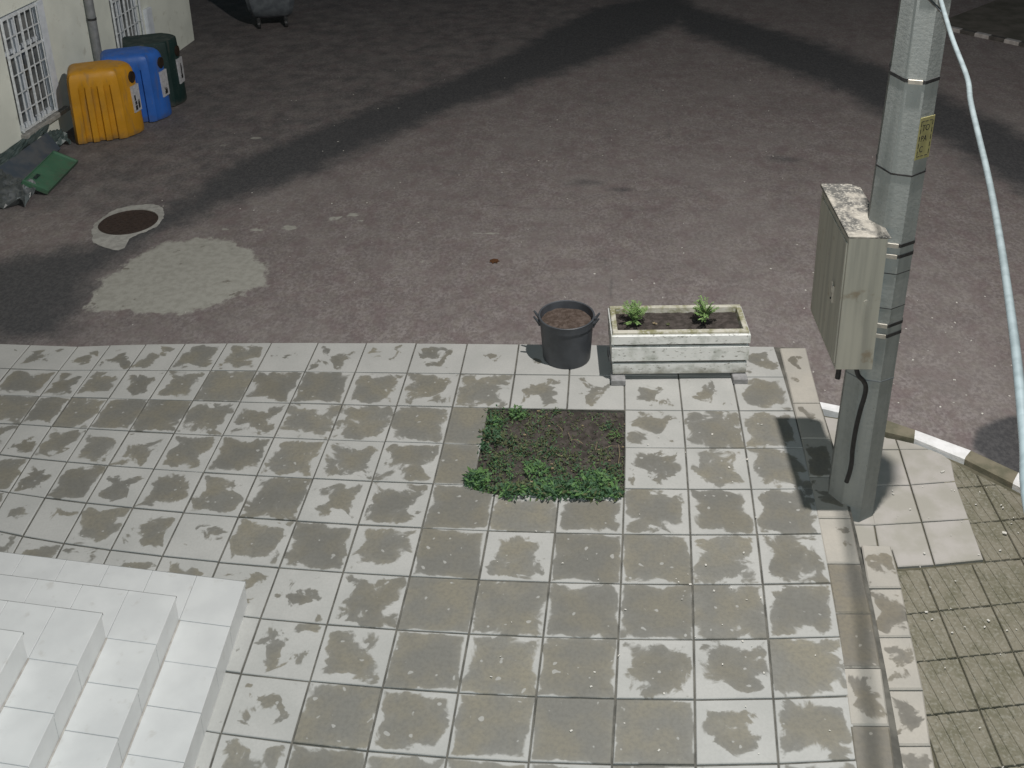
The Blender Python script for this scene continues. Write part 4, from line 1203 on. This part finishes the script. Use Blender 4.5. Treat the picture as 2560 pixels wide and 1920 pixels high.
# ------------------------------------------------------------------ rubbish against the wall at the left
def sheet(name, corners, mat, amp, seed, n=14, thick=0.0):
    rr = np.random.RandomState(seed)
    A_, B_, C_, D_ = [np.array(c, float) for c in corners]
    k1 = rr.uniform(2, 6, (4, 2)); ph = rr.uniform(0, 6.28, 4); v = []; f = []
    for i in range(n + 1):
        for j in range(n + 1):
            a, b_ = i / n, j / n
            q = (A_ * (1 - a) + B_ * a) * (1 - b_) + (D_ * (1 - a) + C_ * a) * b_
            w_ = sum(math.sin(6.28 * (k1[m][0] * a * .35 + k1[m][1] * b_ * .35) + ph[m]) for m in range(4)) / 4
            w_ = abs(w_) * 1.6 - .4
            q = q + np.array([.4 * w_ * amp, .3 * w_ * amp, w_ * amp]) + rr.uniform(-.1, .1, 3) * amp
            q[2] = max(q[2], ZR + .006)
            v.append(tuple(q))
    for i in range(n):
        for j in range(n): f.append((i * (n + 1) + j, (i + 1) * (n + 1) + j, (i + 1) * (n + 1) + j + 1, i * (n + 1) + j + 1))
    o = mesh_obj(name, v, f, mat)
    md = o.modifiers.new('thickness', 'SOLIDIFY'); md.thickness = .006; md.offset = 1
    return o
# green lid lying on its edge towards the wall
lid = empty('green_lid', (-4.30, 3.03, ZR)); tag(lid, 'discarded green plastic lid lying tilted on the asphalt by the wall', 'bin lid')
p0 = Vector((0, 0, .012)); pu = Vector((-.075, .86, .012)); pw = Vector((-.27, -.02, .14))
def lidp(a, b_, h): 
    nrm = (pu - p0).cross(pw - p0).normalized(); 
    if nrm.z < 0: nrm = -nrm
    return p0 + (pu - p0) * a + (pw - p0) * b_ + nrm * h
g = MB(); rings = []
for ins, h in ((0, -.0), (0.0, .05), (.03, .055), (.045, .04), (.09, .038)):
    rings.append([lidp(ins, ins, h), lidp(1 - ins, ins, h), lidp(1 - ins, 1 - ins, h), lidp(ins, 1 - ins, h)])
g.loft(rings); g.build('shell', M['green'], lid)
g = MB(); g.loft([[lidp(a, b_, .046) for a, b_ in ((.16, .66), (.30, .66), (.30, .80), (.16, .80))], [lidp(a, b_, .050) for a, b_ in ((.17, .67), (.29, .67), (.29, .79), (.17, .79))]]); g.build('grip_recess', M['dark_green'], lid)
o = mesh_obj('leaning_board', *slab_geo([(-.02, 0), (.02, 0), (.02, 1), (-.02, 1)], 0, 1, .004), M['board'])
me_ = o.data; base = [(-4.70, 3.12, ZR + .05), (-4.78, 4.28, ZR + .02), (-4.95, 4.34, ZR + .20), (-4.95, 3.10, ZR + .22)]
B4 = [Vector(q) for q in base]; nrm = (B4[1] - B4[0]).cross(B4[3] - B4[0]).normalized()
vs = [q for q in B4] + [q + nrm * .02 for q in B4]
me_.clear_geometry(); me_.from_pydata([tuple(q) for q in vs], [], [(0, 1, 2, 3), (7, 6, 5, 4), (0, 4, 5, 1), (1, 5, 6, 2), (2, 6, 7, 3), (3, 7, 4, 0)]); me_.materials.clear(); me_.materials.append(M['board'])
tag(o, 'grey blue board leaning on the wall behind the green lid', 'board')
o = sheet('plastic_sheet', [(-4.93, 3.10, -.02), (-4.96, 4.42, .02), (-5.02, 4.45, .10), (-5.06, 3.3, .08)], M['tarp'], .05, 5)
tag(o, 'crumpled grey green plastic sheet bunched against the wall under the window', 'plastic sheet')
o = sheet('bin_bag', [(-4.40, 2.72, ZR + .01), (-4.42, 3.06, ZR + .10), (-4.88, 3.16, ZR + .26), (-4.96, 2.60, ZR + .05)], M['tarp2'], .09, 8)
tag(o, 'dark shiny plastic bag collapsed beside the green lid', 'bag')
o = sheet('plastic_flap', [(-4.86, 4.28, ZR + .04), (-4.74, 4.50, ZR + .03), (-4.96, 4.62, ZR + .16), (-5.0, 4.34, ZR + .20)], M['tarp'], .05, 12, 8)
tag(o, 'small grey plastic flap on the ground next to the yellow bin', 'plastic sheet')

# ------------------------------------------------------------------ small litter
g = MB(); rl = random.Random(21)
def bit(x, y, z, s, mi=0):
    a = rl.uniform(0, PI); c_, s_ = math.cos(a), math.sin(a); L, Wd = s, s * rl.uniform(.35, .8)
    v = [(x + c_ * u - s_ * w_, y + s_ * u + c_ * w_, z + zz) for zz in (0.001, s * .5) for u, w_ in ((-L, -Wd), (L, -Wd), (L, Wd), (-L, Wd))]
    g.add(v, [(0, 3, 2, 1), (4, 5, 6, 7), (0, 1, 5, 4), (1, 2, 6, 5), (2, 3, 7, 6), (3, 0, 4, 7)], mi)
for _ in range(150):
    x, y = rl.uniform(-3, 5.2), rl.uniform(.3, 7.5); bit(x, y, ZR, rl.uniform(.003, .009))
for _ in range(60):
    x, y = rl.uniform(3.5, 5.4), rl.uniform(-.45, 1.5)
    bit(x, y, ZR, rl.uniform(.004, .010))
for _ in range(70):
    x, y = rl.uniform(1.2, 3.1), rl.uniform(-3.8, -.6)
    if bc[0].x - .03 < x < bc[1].x + .03 and y > bc[0].y - .03: continue
    bit(x, y, .003, rl.uniform(.003, .008))
for _ in range(60): bit(rl.uniform(3.7, 4.6), rl.uniform(-3.6, -1.2), ZS + .004, rl.uniform(.003, .008))
bit(4.19, -1.15, ZS + .003, .016); bit(4.42, -1.72, ZS + .003, .013)
o = g.build('litter', [M['litter']]); tag(o, 'pale crumbs and cigarette ends scattered over paving and asphalt', 'litter', kind='stuff')
g = MB()
for s in range(7):
    az = s * .9; add_leaf(g, (0, 0, .008), (math.cos(az), math.sin(az), .25), .055, .045, .35, 0)
o = g.build('dead_leaf', M['leaf_dry']); o.location = (.79, 1.80, ZR + .003); tag(o, 'dry brown leaf lying alone on the asphalt beyond the tub', 'leaf')
